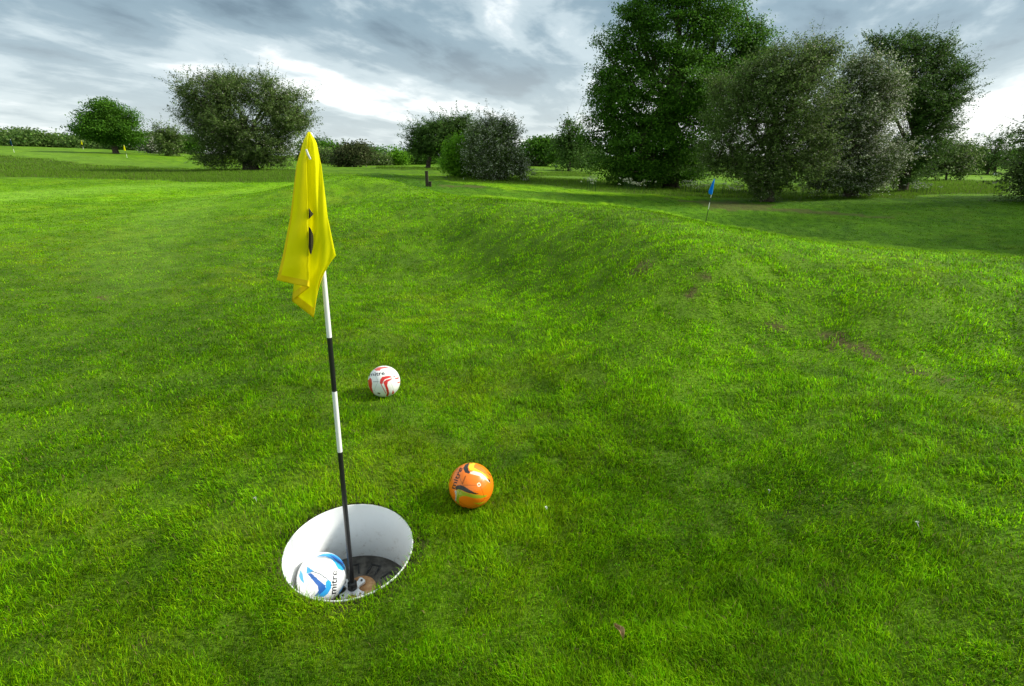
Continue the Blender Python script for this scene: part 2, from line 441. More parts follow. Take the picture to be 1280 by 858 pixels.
for k in range(96): bm.faces.new((circ[k], circ[(k + 1) % 96], low[(k + 1) % 96], low[k]))
bm.normal_update()
for f in bm.faces:
    if f.normal.z < -.02: f.normal_flip()
bm.to_mesh(gme); bm.free()
link('ground', gme, kind='structure', label='undulating mown golf course turf with a grassy mound')


# ------------------------------------------------------------------ grass
def blades(name, x, y, Lh, Wd, lean, cols, z=None, az=None, tipf=.35):
    n = len(x)
    if z is None: z = height(x, y)
    if az is None: az = rng.uniform(0, 2 * math.pi, n)
    dx, dy = np.cos(az), np.sin(az)
    fa = az + math.pi / 2 + rng.normal(0, .6, n); sx, sy = np.cos(fa) * Wd / 2, np.sin(fa) * Wd / 2
    up1, out1 = Lh * .55 * np.cos(lean * .6), Lh * .55 * np.sin(lean * .6)
    up2, out2 = up1 + Lh * .45 * np.cos(lean * 1.5), out1 + Lh * .45 * np.sin(lean * 1.5)
    V = np.empty((n, 5, 3), np.float32); zb = z - .006
    V[:, 0] = np.c_[x - sx, y - sy, zb]; V[:, 1] = np.c_[x + sx, y + sy, zb]
    mx, my = x + dx * out1, y + dy * out1
    V[:, 2] = np.c_[mx - sx * .85, my - sy * .85, z + up1]; V[:, 3] = np.c_[mx + sx * .85, my + sy * .85, z + up1]
    V[:, 4] = np.c_[x + dx * out2, y + dy * out2, z + up2]
    base = np.arange(n, dtype=np.int32)[:, None] * 5
    # quads (0,1,3,2) and tips (2,3,4)
    lv = np.concatenate([base + np.array([[0, 1, 3, 2]]), base + np.array([[2, 3, 4]])], 1).astype(np.int32)
    me = bpy.data.meshes.new(name); me.vertices.add(n * 5); me.vertices.foreach_set('co', V.ravel())
    me.loops.add(n * 7); me.loops.foreach_set('vertex_index', lv.ravel()); me.polygons.add(n * 2)
    st = (np.arange(n, dtype=np.int32)[:, None] * 7 + np.array([[0, 4]], np.int32)).astype(np.int32)
    me.polygons.foreach_set('loop_start', st.ravel()); me.polygons.foreach_set('loop_total', np.tile(np.array([4, 3], np.int32), n))
    at = me.attributes.new('col', 'FLOAT_COLOR', 'POINT'); c = np.ones((n, 5, 4), np.float32); c[:, :, :3] = cols[:, None, :]
    at.data.foreach_set('color', c.ravel()); me.update(calc_edges=True); me.materials.append(M_GRASS)
    return me


NB = 1200000; NX = 330000; NB += NX
az_ = rng.uniform(-.98, .98, NB); rad = np.exp(rng.uniform(math.log(.75), math.log(46), NB))
az_[-NX:] = rng.uniform(.9, 2.3, NX) * rng.choice([-1, 1], NX); rad[-NX:] = np.exp(rng.uniform(math.log(.3), math.log(9), NX))
x = rad * np.sin(az_); y = rad * np.cos(az_)
zn = zones(x, y)
clump = fnoise(x * 3.2, y * 3.2, 55, 3); fine = fnoise(x * 8.5, y * 8.5, 56, 2)
keep = (np.hypot(x - CUP_C[0], y - CUP_C[1]) > CUP_R + .004) & (rng.random(NB) > zn[3] * .55) & (rng.random(NB) > zn[1] * .9) & (zn[0] < .5)
keep &= rng.random(NB) < np.clip(sstep(.18, .58, .45 * clump + .55 * fine), .5, 1)
for p, r in ((( -.2, 2.355), .03), ((-.9, 3.56), .03)): keep &= np.hypot(x - p[0], y - p[1]) > r
x, y, clump, fine, rad = x[keep], y[keep], clump[keep], fine[keep], rad[keep]; zn = tuple(q[keep] for q in zn)
n = len(x)
fz = inpoly(x + (rng.random(n) - .5) * .5, y + (rng.random(n) - .5) * 1.0, FINE)
tuft = sstep(.45, .72, clump) * (1 - .8 * fz) * (1 - .45 * sstep(3, 7, rad))
Lh = (.020 + .020 * rng.random(n) + .029 * tuft * rng.random(n)) * (1 - .35 * zn[2]) * (1 - .3 * fz) * (.62 + .75 * fine) * np.clip((rad / 5) ** .3, .95, 1.35) * np.where((x > -6) & (y > 14), .6, 1)
Wd = .0027 * (.7 + .6 * rng.random(n)) * np.clip((rad / 2.2) ** .78, .8, 9)
lean = np.clip(np.abs(rng.normal(.85, .4, n)) + .1 + .2 * sstep(3, 8, rad), .1, 1.45)
flow = fnoise(x * .9, y * .9, 61) * 4 * math.pi
azb = np.where(rng.random(n) < .55, flow + rng.normal(0, .7, n), rng.uniform(0, 2 * math.pi, n))
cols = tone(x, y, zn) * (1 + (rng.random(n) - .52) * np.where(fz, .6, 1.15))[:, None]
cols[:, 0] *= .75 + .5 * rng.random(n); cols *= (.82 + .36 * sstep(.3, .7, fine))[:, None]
old = rng.random(n) < .025 + .12 * zn[3]
cols[old] = np.array([.2, .165, .06]) * (.6 + .6 * rng.random(old.sum()))[:, None]
pale = rng.random(n) < .05
cols[pale] = cols[pale] * 1.25 + np.array([.05, .06, .008])
link('grass', blades('grass', x, y, Lh, Wd, lean, cols, az=azb), kind='stuff', label='short bright green mown grass covering the ground', category='grass')

# blades and clover that lean over the lip of the cup, broad weed leaves between the blades
n = 750; w_ = rng.uniform(0, 2 * math.pi, n); rr_ = CUP_R + .003 + .03 * rng.random(n) ** 1.5
ok_ = rng.random(n) < .35 + .65 * fnoise(w_ * 4 + 9, rr_ * 0, 8)
w_, rr_ = w_[ok_], rr_[ok_]; n = len(w_); x = CUP_C[0] + rr_ * np.cos(w_); y = CUP_C[1] + rr_ * np.sin(w_)
xw = rng.uniform(-4, 5, 26000); yw = rng.uniform(.9, 7, 26000); kk = (fnoise(xw * 1.7, yw * 1.7, 101) > .55) & (np.hypot(xw - CUP_C[0], yw - CUP_C[1]) > CUP_R + .02); xw, yw = xw[kk], yw[kk]; m_ = len(xw)
x = np.r_[x, xw]; y = np.r_[y, yw]
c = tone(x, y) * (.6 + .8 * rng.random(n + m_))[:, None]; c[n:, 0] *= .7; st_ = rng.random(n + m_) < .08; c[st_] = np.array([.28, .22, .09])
link('grass', blades('grass_edge', x, y, np.r_[.022 + .026 * rng.random(n), .016 + .012 * rng.random(m_)], np.r_[np.full(n, .0028), .005 + .005 * rng.random(m_)], np.r_[.5 + .7 * rng.random(n), .9 + .5 * rng.random(m_)], c,
     az=np.r_[w_ + math.pi + rng.normal(0, .9, n), rng.uniform(0, 6.28, m_)]), kind='stuff', label='longer blades and small weed leaves among the mown grass', category='grass')

# long rough grass
xs, ys = [], []
for P, cnt in zip(ROUGH, (60000, 42000, 14000, 5000, 5000)):
    lo, hi = P.min(0), P.max(0); k = 0
    while k < cnt:
        r = np.exp(rng.uniform(math.log(max(np.hypot(*P.T).min(), 3)), math.log(np.hypot(*P.T).max()), cnt * 3))
        aa = rng.uniform(np.arctan2(P[:, 0], P[:, 1]).min(), np.arctan2(P[:, 0], P[:, 1]).max(), cnt * 3)
        qx, qy = r * np.sin(aa), r * np.cos(aa); X, Y = wob(qx, qy); m = inpoly(X, Y, P)
        xs.append(qx[m][:cnt - k]); ys.append(qy[m][:cnt - k]); k += min(m.sum(), cnt - k)
        if m.sum() == 0: break
x = np.concatenate(xs); y = np.concatenate(ys); n = len(x); rad = np.hypot(x, y)
hn = fnoise(x * .35, y * .35, 91); c = tone(x, y, (np.ones(n), np.zeros(n), np.zeros(n), np.zeros(n))) * (.7 + .7 * rng.random(n))[:, None]
st_ = rng.random(n) < .1; c[st_] = np.array([.13, .12, .055]) * (.6 + .8 * rng.random(st_.sum()))[:, None]
link('rough_grass', blades('rough_grass', x, y, (.07 + .20 * hn ** 1.3) * (.6 + .7 * rng.random(n)), .016 * np.clip(rad / 36, .7, 3) * (.6 + .8 * rng.random(n)),
     np.abs(rng.normal(.3, .2, n)), c), kind='stuff', label='long unmown dark green grass around the trees', category='grass')


# ------------------------------------------------------------------ trees
def unit(v): return v / (np.linalg.norm(v, axis=-1, keepdims=True) + 1e-9)


def crown_leaves(lobes, nleaf, lsize, style, pal, pal_w, aspect=2.0, spread=1.0, wind=None):
    """lobes: (k,6) centre and radii in metres. Leaves hang on sprays that fill the outer part of every lobe."""
    lobes = np.array(lobes, float); sub = []
    for lb in lobes:
        for _ in range(9 if style == 'broad' else 8):
            u_ = rng.normal(size=3); u_ /= np.linalg.norm(u_); k_ = rng.uniform(.28, .5); q_r = rng.uniform(.55, .95)
            sub.append((*(lb[:3] + u_ * lb[3:] * q_r), *(lb[3:] * k_ * rng.uniform(.8, 1.2, 3))))
        sub.append((*lb[:3], *(lb[3:] * (.78 if style == 'broad' else .85))))
    lobes = np.array(sub); w = lobes[:, 3] * lobes[:, 5] + lobes[:, 3] * lobes[:, 4]; w /= w.sum()
    per = 64 if style == 'broad' else 40
    nc = nleaf // per
    li = rng.choice(len(lobes), nc * 2, p=w); Lb = lobes[li]
    dr = unit(rng.normal(size=(nc * 2, 3))); rf = rng.random(nc * 2) ** (1 / 2.6)
    rf *= .8 + .38 * vnoise(dr[:, 0] * 2.5 + li * 5.1, dr[:, 2] * 2.5 + dr[:, 1] * 1.7, 3)
    cc = Lb[:, :3] + dr * Lb[:, 3:] * rf[:, None]
    # thin out the deep inside of the whole crown
    q = (((cc[:, None] - lobes[None, :, :3]) / lobes[None, :, 3:]) ** 2).sum(-1).min(1)
    ok = rng.random(nc * 2) < .35 + q; cc = cc[ok][:nc]; dr = dr[ok][:nc]; Lb = Lb[ok][:nc]; nc = len(cc)
    cs = lsize * (3.0 if style == 'broad' else 2.2) * (.6 + .8 * rng.random(nc)) * spread
    lg = None
    if style == 'broad':
        off = np.clip(rng.normal(size=(nc, per, 3)), -1.7, 1.7) * np.array([1, 1, .42]) * cs[:, None, None]
    else:  # feathery sprays
        ax = unit(dr * np.array([1, 1, .5]) + (np.array(wind) if wind is not None else np.array([0, 0, .35])) + rng.normal(size=(nc, 3)) * .35)
        tt = rng.uniform(-1, 1.6, (nc, per, 1))
        off = ax[:, None] * tt * cs[:, None, None] * 2.0 + np.clip(rng.normal(size=(nc, per, 3)), -1.6, 1.6) * (.42 * cs[:, None, None]) * (1.2 - .5 * np.abs(tt))
        if style == 'weep': off[:, :, 2] -= np.abs(tt[:, :, 0]) ** 1.5 * cs[:, None] * 1.6
        lg = rng.random(nc) < .16; off[lg] += ax[lg][:, None] * (np.abs(tt[lg]) * cs[lg][:, None, None] * 1.2)
    P = (cc[:, None] + off).reshape(-1, 3); m = len(P)
    D = np.repeat(dr, per, 0)
    nrm = unit(D * .5 + np.array([0, 0, .5]) + rng.normal(size=(m, 3)) * .5)
    if style == 'broad': ad = unit(np.cross(nrm, rng.normal(size=(m, 3))))
    else: ad = unit(np.repeat(ax, per, 0) + rng.normal(size=(m, 3)) * .55); ad = unit(ad - nrm * (ad * nrm).sum(1, keepdims=True))
    bd = np.cross(nrm, ad); s = lsize * (.6 + .8 * rng.random(m))[:, None]
    V = np.stack([P - ad * s * .5, P + bd * s / aspect * .5, P + ad * s * .5, P - bd * s / aspect * .5], 1).reshape(-1, 3)
    cl_i = rng.choice(len(pal), m, p=np.array(pal_w) / sum(pal_w))
    ctone = np.repeat(.7 + .6 * rng.random(nc), per)
    c = np.array(pal)[cl_i] * (ctone * (.75 + .5 * rng.random(m)))[:, None]
    C4 = np.repeat(c, 4, 0)
    if style != 'broad':   # the twig that carries each long spray
        k_ = np.where(lg | (rng.random(nc) < .25))[0]; a0 = cc[k_] - ax[k_] * (cs[k_] * 1.5)[:, None]; a1 = cc[k_] + ax[k_] * (cs[k_] * np.where(lg[k_], 5.0, 3.0))[:, None]
        sd = unit(np.cross(ax[k_], rng.normal(size=(len(k_), 3)))) * lsize * .11
        V = np.r_[V, np.stack([a0 - sd, a0 + sd, a1 + sd * .3, a1 - sd * .3], 1).reshape(-1, 3)]; C4 = np.r_[C4, np.tile([.05, .04, .028], (len(k_) * 4, 1))]
    return V, C4, cc


GREEN = ([(.058, .155, .010), (.090, .215, .014), (.038, .105, .008)], (4, 4, 2))
BRIGHTG = ([(.12, .30, .012), (.16, .34, .015), (.08, .20, .010)], (4, 3, 2))
OLIVE = ([(.104, .172, .036), (.142, .218, .050), (.064, .105, .026), (.42, .40, .30)], (4, 4, 3, .5))
BLOSSOM = ([(.098, .160, .038), (.130, .195, .048), (.062, .102, .028), (.56, .57, .46)], (4, 4, 2, 3.2))
WHITEB = ([(.055, .095, .03), (.5, .5, .42), (.04, .06, .02)], (4, 4.5, 2))
DARKB = ([(.060, .075, .026), (.080, .090, .034), (.048, .085, .018)], (4, 3, 2))
MIDG = ([(.066, .142, .022), (.092, .175, .028), (.048, .105, .018)], (4, 3, 2))
WINDY = np.array([.55, 0, .25])


def tree(name, label, base, lobes, n, ls, style, pal, trunk_r=.25, trunks=((0, 0),), wind=None, aspect=2.0, group=None, cat='tree', spread=1.0, trunk_to=None):
    """base: photo pixel of the foot, lobes: (px, py, rx, ry, depth) outlines turned into balloons of real size at the tree's own distance"""
    g = G(*base); Y = g[1]; r0 = ray(*base)
    v = (base[1] - CY) / FPX; zc = Y / (math.cos(TH) - v * math.sin(TH)); m_px = zc / FPX
    T = thing(name, label, cat, tuple(g), group)
    LB = []
    for lb in lobes:
        px, py, rx, ry = lb[:4]; dy = lb[4] if len(lb) > 4 else 0
        p = PY(px, py, Y) - g
        LB.append((p[0], dy * m_px, p[2], rx * m_px * .93, (rx * .6 + ry * .4) * m_px * .9, ry * m_px * .93))
    V, c, cc = crown_leaves(LB, n, ls, style, pal[0], pal[1], aspect, spread, wind)
    F = np.arange(len(V), dtype=np.int32).reshape(-1, 4)
    link('crown', np_mesh('crown', V, F, 4, M_LEAF, c), T)
    LBa = np.array(LB); mb = MB()
    top = LBa[:, 2].max(); 
    for (tx, ty) in trunks:
        tx *= m_px
        mid = np.average(LBa[:, :3], axis=0, weights=LBa[:, 3]); h1 = max(LBa[:, 2].min() * 1.0, top * .25)
        p0 = np.array([tx, 0, -.15]); p1 = np.array([tx * .9 + mid[0] * .1, 0, h1 * .5]); p2 = np.array([mid[0] * .35 + tx * .65, mid[1] * .3, h1])
        p3 = np.array([mid[0] * .7 + tx * .3, mid[1], (h1 + top) * .55])
        mb.tube([p0, p0 + (0, 0, .3), p1, p2, p3], [trunk_r * 1.5, trunk_r * 1.05, trunk_r * .9, trunk_r * .75, trunk_r * .3], 10)
        for k, lb in enumerate(LB):
            e = np.array(lb[:3]); s = p2 + (p3 - p2) * rng.random() * .7
            md = (s + e) / 2 + rng.normal(size=3) * lb[3] * .12 - np.array([0, 0, .06 * top])
            mb.tube([s, md, e], [trunk_r * .42, trunk_r * .28, trunk_r * .14], 6)
            near = np.argsort(((cc - e) ** 2).sum(1))[:400]
            for j in rng.choice(near, min(5, len(near)), replace=False):
                mb.tube([md + (e - md) * rng.random(), (e + cc[j]) / 2 + rng.normal(size=3) * .1 * lb[3], cc[j]], [trunk_r * .16, trunk_r * .1, trunk_r * .04], 4)
    link('trunk', mb.mesh('trunk', M_BARK), T)
    return T


tree('broadleaf_tree', 'tallest dark green tree, its top cut by the top of the picture', (838, 235),
     [(840, 150, 75, 75), (785, 140, 48, 60), (770, 195, 42, 34), (850, 40, 75, 50), (795, 65, 45, 42), (905, 60, 52, 48), (942, 48, 26, 26), (885, 110, 50, 55), (765, 112, 32, 38),
      (810, 208, 58, 24), (850, 200, 45, 30), (875, 5, 50, 28), (845, -30, 62, 34), (930, 100, 34, 38), (800, 15, 24, 20), (748, 160, 22, 30), (790, 180, 40, 40, -40), (840, 110, 50, 50, -50), (800, 190, 45, 36, -30), (768, 214, 30, 19, -20), (828, 214, 42, 19, -30), (866, 206, 30, 26, -10), (790, 222, 40, 12, -10), (850, 160, 45, 40, -40), (772, 88, 28, 40), (800, 45, 40, 38), (757, 130, 26, 30), (930, 75, 34, 34), (905, 30, 40, 28)],
     230000, .125, 'broad', GREEN, .55, aspect=1.5)
tree('hawthorn_tree', 'olive green hawthorn in front of the tallest tree, behind the blue flag', (958, 252),
     [(985, 130, 58, 68), (940, 150, 48, 55), (905, 182, 36, 34), (1000, 85, 44, 32), (960, 210, 36, 32), (1012, 170, 40, 45), (922, 122, 34, 34), (965, 95, 32, 26), (955, 236, 27, 16), (1032, 62, 16, 10), (888, 205, 18, 16), (1020, 75, 26, 18), (990, 205, 40, 28), (925, 208, 30, 22)],
     150000, .095, 'feather', OLIVE, .22, ((-3, 0), (4, 0)), (.25, 0, .3))
tree('hawthorn_tree', 'hawthorn thick with pale blossom beside the olive hawthorn', (1062, 247),
     [(1075, 130, 48, 52), (1058, 190, 56, 46), (1050, 222, 50, 22), (1098, 198, 34, 38), (1085, 95, 36, 28), (1036, 150, 32, 46), (1105, 120, 22, 34)],
     150000, .095, 'feather', BLOSSOM, .22, ((-4, 0), (5, 0)), (.2, 0, .2))
tree('tall_tree', 'tall windswept feathery tree leaning right behind the blossoming hawthorn', (1128, 240),
     [(1140, 95, 42, 38), (1118, 62, 28, 16), (1165, 72, 26, 20), (1192, 95, 20, 14), (1160, 130, 38, 34), (1150, 180, 40, 36), (1130, 215, 36, 22), (1186, 130, 18, 14), (1180, 55, 12, 7), (1145, 48, 14, 6), (1203, 85, 12, 6), (1188, 158, 10, 8), (1095, 52, 14, 6)],
     110000, .105, 'feather', MIDG, .3, ((0, 0),), WINDY)
tree('elder_shrub', 'drooping pale green shrub to the right of the windswept tree', (1182, 226), [(1182, 195, 26, 20), (1168, 208, 22, 14), (1198, 205, 18, 16)], 9000, .2, 'feather', OLIVE, .1, cat='shrub')
tree('dark_shrub', 'dark green rounded shrub against the windswept small tree', (1206, 218), [(1204, 196, 16, 18), (1216, 202, 14, 14), (1195, 205, 12, 10)], 7000, .24, 'broad', MIDG, .12, cat='shrub')
tree('small_tree', 'thin windswept tree with gaps of sky, right of the dark rounded shrub', (1238, 218), [(1240, 190, 26, 22), (1252, 172, 18, 12), (1228, 200, 22, 14), (1264, 195, 16, 18), (1245, 206, 30, 8)],
     6500, .2, 'feather', MIDG, .14, ((-4, 0), (5, 0)), WINDY)
tree('hawthorn_bush', 'dark bush cut by the right edge of the picture', (1290, 252), [(1306, 200, 24, 34), (1300, 226, 24, 22), (1308, 172, 20, 16)], 22000, .14, 'feather', OLIVE, .15, wind=(-.3, 0, .2), cat='bush')
tree('hawthorn_tree', 'large solitary olive hawthorn with a wide round crown behind the yellow flag', (312, 214),
     [(305, 150, 68, 50), (255, 125, 32, 28), (285, 112, 36, 20), (340, 118, 36, 24), (362, 150, 24, 38), (262, 160, 32, 36), (275, 190, 32, 20), (335, 190, 36, 22), (310, 198, 34, 14), (235, 118, 14, 10), (376, 150, 10, 18)],
     210000, .115, 'feather', OLIVE, .3, ((-4, 0), (3, 0), (8, 0)), (.12, 0, .25))
tree('oak_tree', 'dark green round-topped tree with a bare trunk on the left hill', (145, 192),
     [(132, 152, 30, 22), (112, 160, 18, 12), (155, 163, 22, 17), (130, 138, 20, 13), (165, 172, 12, 8), (100, 162, 10, 4), (140, 172, 22, 8), (120, 171, 14, 6)], 45000, .24, 'broad', GREEN, .45, aspect=1.6)
tree('blossom_bush', 'white flowering bush right of the oak on the hill', (193, 192), [(188, 177, 12, 12), (196, 187, 10, 6)], 6000, .28, 'broad', WHITEB, .12, cat='bush')
tree('hawthorn_bush', 'olive upright bush right of the white flowering bush', (209, 195), [(208, 176, 14, 13), (210, 187, 11, 8), (203, 165, 6, 4), (216, 168, 7, 5)], 9000, .26, 'feather', OLIVE, .14, cat='bush')
tree('spreading_tree', 'broad soft-leaved tree with two thin trunks behind the centre bushes', (540, 211),
     [(548, 170, 34, 19), (525, 176, 17, 16), (572, 165, 24, 16), (560, 157, 26, 9), (590, 170, 16, 14), (580, 150, 10, 5), (520, 186, 12, 8), (560, 186, 28, 10)], 60000, .19, 'feather', MIDG, .3, ((-5, 0), (14, 0)), (0, 0, .1))
tree('hazel_bush', 'bright green rounded bush left of the blossoming centre hawthorn', (588, 223), [(580, 198, 22, 22), (592, 182, 18, 20), (575, 208, 18, 14), (600, 200, 20, 22)], 45000, .13, 'broad', BRIGHTG, .15, cat='bush')
tree('hawthorn_tree', 'rounded hawthorn dotted with white blossom in the middle of the fairway', (620, 225), [(618, 180, 32, 28), (610, 165, 22, 16), (632, 200, 26, 22), (612, 208, 26, 16), (648, 212, 14, 11), (600, 195, 18, 24), (628, 160, 16, 10)],
     80000, .105, 'feather', BLOSSOM, .2, ((0, 0), (4, 0)), (.1, 0, .2))
tree('round_tree', 'dark green dome-shaped tree right of the blossoming centre hawthorn', (678, 208), [(676, 188, 15, 12), (668, 194, 10, 9), (688, 194, 9, 10), (678, 180, 8, 5)], 12000, .4, 'broad', GREEN, .3)
tree('brown_bush', 'brownish bush at the foot of the dome-shaped tree', (664, 208), [(664, 200, 9, 8)], 3000, .4, 'broad', DARKB, .15, cat='bush')
tree('birch_tree', 'slender weeping birch left of the tallest tree', (711, 214), [(711, 172, 11, 18), (709, 153, 7, 7), (720, 165, 7, 12), (727, 178, 7, 12), (702, 176, 8, 9), (713, 185, 12, 10), (697, 174, 4, 4)], 9000, .26, 'weep', MIDG, .2, wind=(0, 0, -.3))
tree('round_bush', 'dark bush between the birch and the tallest tree', (730, 210), [(730, 197, 14, 10), (740, 194, 12, 10), (722, 202, 8, 6)], 9000, .35, 'broad', MIDG, .18, cat='bush')
tree('round_bush', 'brownish round bush standing alone right of the yellow flag top', (441, 209), [(441, 194, 14, 13), (436, 200, 12, 8), (446, 186, 8, 7)], 9000, .35, 'broad', DARKB, .2, cat='bush')
tree('low_bush', 'low green bush left of the brownish round bush', (424, 207), [(424, 202, 7, 5)], 2500, .3, 'broad', MIDG, .12, cat='bush')
tree('blossom_bush', 'pale flowering bush at the far side of the centre fairway', (488, 206), [(488, 199, 9, 6)], 3000, .35, 'broad', WHITEB, .12, cat='bush')


def far_tree(px, base_y, Y, w, h, pal, label, name='woodland_tree'):
    x = Y * (px - 640) / FPX / 1.037; z = float(height(np.array([x]), np.array([Y]))[0]); m = Y * 1.0 / FPX
    T = thing(name, label, 'tree', (x, Y, z), 'trees of the far woodland edge')
    H = h * m; Wm = w * m
    LB = [(0, 0, H * .6, Wm * .42, Wm * .42, H * .38), (-Wm * .25, 0, H * .42, Wm * .3, Wm * .3, H * .3), (Wm * .25, .3, H * .45, Wm * .3, Wm * .3, H * .32), (0, 0, H * .22, Wm * .42, Wm * .4, H * .2)]
    V, c, cc = crown_leaves(LB, 7000, max(.35, Y / 330), 'broad', pal[0], pal[1], 1.5)
    link('crown', np_mesh('crown', V, np.arange(len(V), dtype=np.int32).reshape(-1, 4), 4, M_LEAF, c), T)
    mb = MB(); mb.tube([(0, 0, -.2), (0, 0, H * .3), (.1, 0, H * .6)], [.3, .25, .1], 7); link('trunk', mb.mesh('trunk', M_BARK), T)


FT = [(398, 128, 34, 26, MIDG, 'dark far tree at the top of the yellow flag'), (418, 126, 28, 25, GREEN, 'far tree with a pointed top behind the low green bush'), (405, 118, 20, 14, OLIVE, 'low greyish far tree nearest the yellow flag'),
      (462, 138, 34, 22, GREEN, 'long rounded far tree right of the brownish round bush'), (455, 130, 22, 17, MIDG, 'far tree hard behind the brownish round bush'), (474, 122, 18, 12, OLIVE, 'dull low far tree left of the pale flowering bush'), (497, 125, 20, 20, BRIGHTG, 'light green pointed far tree behind the pale flowering bush'),
      (512, 130, 26, 16, MIDG, 'dark far tree at the left side of the two-trunked tree'), (530, 130, 30, 14, GREEN, 'low dark far tree seen between the two thin trunks'), (655, 140, 22, 16, GREEN, 'far tree just right of the blossoming centre hawthorn'),
      (692, 135, 20, 14, OLIVE, 'brownish far tree left of the birch trunk'), (703, 140, 22, 11, MIDG, 'low far tree behind the birch trunk'), (232, 135, 26, 18, MIDG, 'far tree left of the large solitary hawthorn'), (245, 130, 24, 20, GREEN, 'far tree overlapped by the left side of the large solitary hawthorn'),
      (172, 150, 30, 16, MIDG, 'far tree behind the white flowering bush on the hill'), (1195, 95, 26, 26, MIDG, 'far tree behind the drooping pale green shrub'), (1265, 110, 40, 20, GREEN, 'far tree behind the thin windswept tree')]
for px, Y, w, h, pal, lab in FT: far_tree(px, 0, Y, w, h, pal, lab)

# unseen trees added outside the right edge to shade the hollow beyond the mound
for wx, wy, hh, ww, pal, lab in ((27.5, 18, 13, 9, GREEN, 'nearest unseen tree added beyond the right edge for its shade'), (32, 24, 17, 11, MIDG, 'middle unseen tree added beyond the right edge for its shade'), (36, 30, 16, 11, GREEN, 'farthest unseen tree added beyond the right edge for its shade')):
    far_tree(640 + wx / wy * FPX * 1.037, 0, wy, ww * FPX / wy, hh * FPX / wy, pal, lab)

# the wood on the left skyline reads as one mass
LBs = []
for px in np.arange(-70, 240, 9.0):
    Y = 165 + rng.uniform(-12, 12); xx = Y * (px - 640) / FPX / 1.037; z0 = float(height(np.array([xx]), np.array([Y]))[0]); m = Y / FPX
    H = rng.uniform(12, 19) * m * (1.0 if px < 60 else .8 if px < 140 else 1.0); LBs.append((xx, Y, z0 + H * .5, 8 * m, 8 * m, H * .52)); LBs.append((xx + 3 * m, Y - 4, z0 + H * .28, 8 * m, 6 * m, H * .3))
V, c, _ = crown_leaves(LBs, 90000, .6, 'broad', MIDG[0] + OLIVE[0][:2], MIDG[1] + (2, 2), 1.5)
link('distant_wood', np_mesh('distant_wood', V, np.arange(len(V), dtype=np.int32).reshape(-1, 4), 4, M_LEAF, c), kind='stuff', label='dark band of woodland along the left skyline', category='wood')

# cow parsley along the rough under the big trees
def parsley():
    pts = []
    for (px, py, k, dpx) in ((790, 240, 70, 30), (868, 242, 110, 26), (915, 244, 70, 18), (945, 246, 50, 12), (1150, 243, 70, 16), (738, 238, 40, 8), (1000, 247, 30, 14)):
        g = G(px, py)
        for _ in range(int(k * .45)): pts.append((g[0] + rng.normal() * dpx * .022, g[1] + rng.normal() * .6))
    pts = np.array(pts); z = height(pts[:, 0], pts[:, 1]); H = rng.uniform(.35, .8, len(pts))
    reps = 7
    P = np.repeat(np.c_[pts, z + H], reps, 0) + rng.normal(size=(len(pts) * reps, 3)) * np.array([.06, .06, .025])
    s = .035 * (.6 + .8 * rng.random(len(P)))[:, None]; nr_ = unit(np.array([0, -.3, 1]) + rng.normal(size=P.shape) * .4); a_ = unit(np.cross(nr_, rng.normal(size=P.shape))); b_ = np.cross(nr_, a_)
    V1 = np.stack([P - a_ * s, P - b_ * s, P + a_ * s, P + b_ * s], 1).reshape(-1, 3); c1 = np.tile([.27, .31, .21], (len(V1), 1))
    Bz = np.c_[pts, z]; tp = np.c_[pts, z + H]; o = np.array([.008, 0, 0])
    V2 = np.stack([Bz - o, Bz + o, tp + o, tp - o], 1).reshape(-1, 3); c2 = np.tile([.05, .11, .03], (len(V2), 1))
    V = np.r_[V1, V2]
    link('cow_parsley', np_mesh('cow_parsley', V, np.arange(len(V), dtype=np.int32).reshape(-1, 4), 4, M_LEAF, np.r_[c1, c2]), kind='stuff', label='frothy white wildflowers in the long grass under the trees', category='wildflowers')
parsley()

# ------------------------------------------------------------------ the hole
M_WHITE = mat('white_plastic', (.82, .83, .82), .35, .5)
t = M_WHITE.node_tree; b = t.nodes['Principled BSDF']; oc = t.nodes.new('ShaderNodeTexCoord').outputs['Object']
sp_ = t.nodes.new('ShaderNodeSeparateXYZ'); t.links.new(oc, sp_.inputs[0])
dirt = math_node(t, 'MULTIPLY', ramp(t, noise_node(t, oc, 26, 8, .75), [(.51, (0, 0, 0)), (.74, (1, 1, 1))]), ramp(t, math_node(t, 'ADD', math_node(t, 'MULTIPLY', sp_.outputs[2], -2.6), 0), [(.25, (.08, .08, .08)), (.95, (1, 1, 1))]))
t.links.new(mixc(t, dirt, (.80, .81, .80), (.26, .19, .11)), b.inputs['Base Color'])
M_FLOOR = noisy('wet_earth_plastic', (.045, .042, .036), (.13, .12, .102), 18, .7, .3, .4)
M_BLACK = mat('black_plastic', (.012, .012, .013), .35, .5)
M_TAN = noisy('sandy_earth', (.36, .17, .07), (.62, .38, .19), 30, .8, .2, .4)
M_ALU = mat('cast_aluminium', (.78, .79, .8), .35, .5, .25)
DEPTH = .335
cupT = thing('golf_cup', 'wide white plastic footgolf cup sunk in the turf with a dirty floor', 'cup'); cupT.matrix_world = CUP_M
R = CUP_R
mb = MB(); mb.lathe([(R - .0045, -.003), (R - .003, 0), (R, 0), (R + .002, -.002), (R + .002, -DEPTH), (R - .006, -DEPTH)], 128, closed=True)
o = link('wall', mb.mesh('cup_wall', M_WHITE), cupT)
mb = MB(); mb.tube([(0, 0, -DEPTH - .006), (0, 0, -DEPTH + .004)], [R - .008, R - .008], 96); o_floor = link('floor', mb.mesh('cup_floor', M_FLOOR), cupT)
mb = MB()
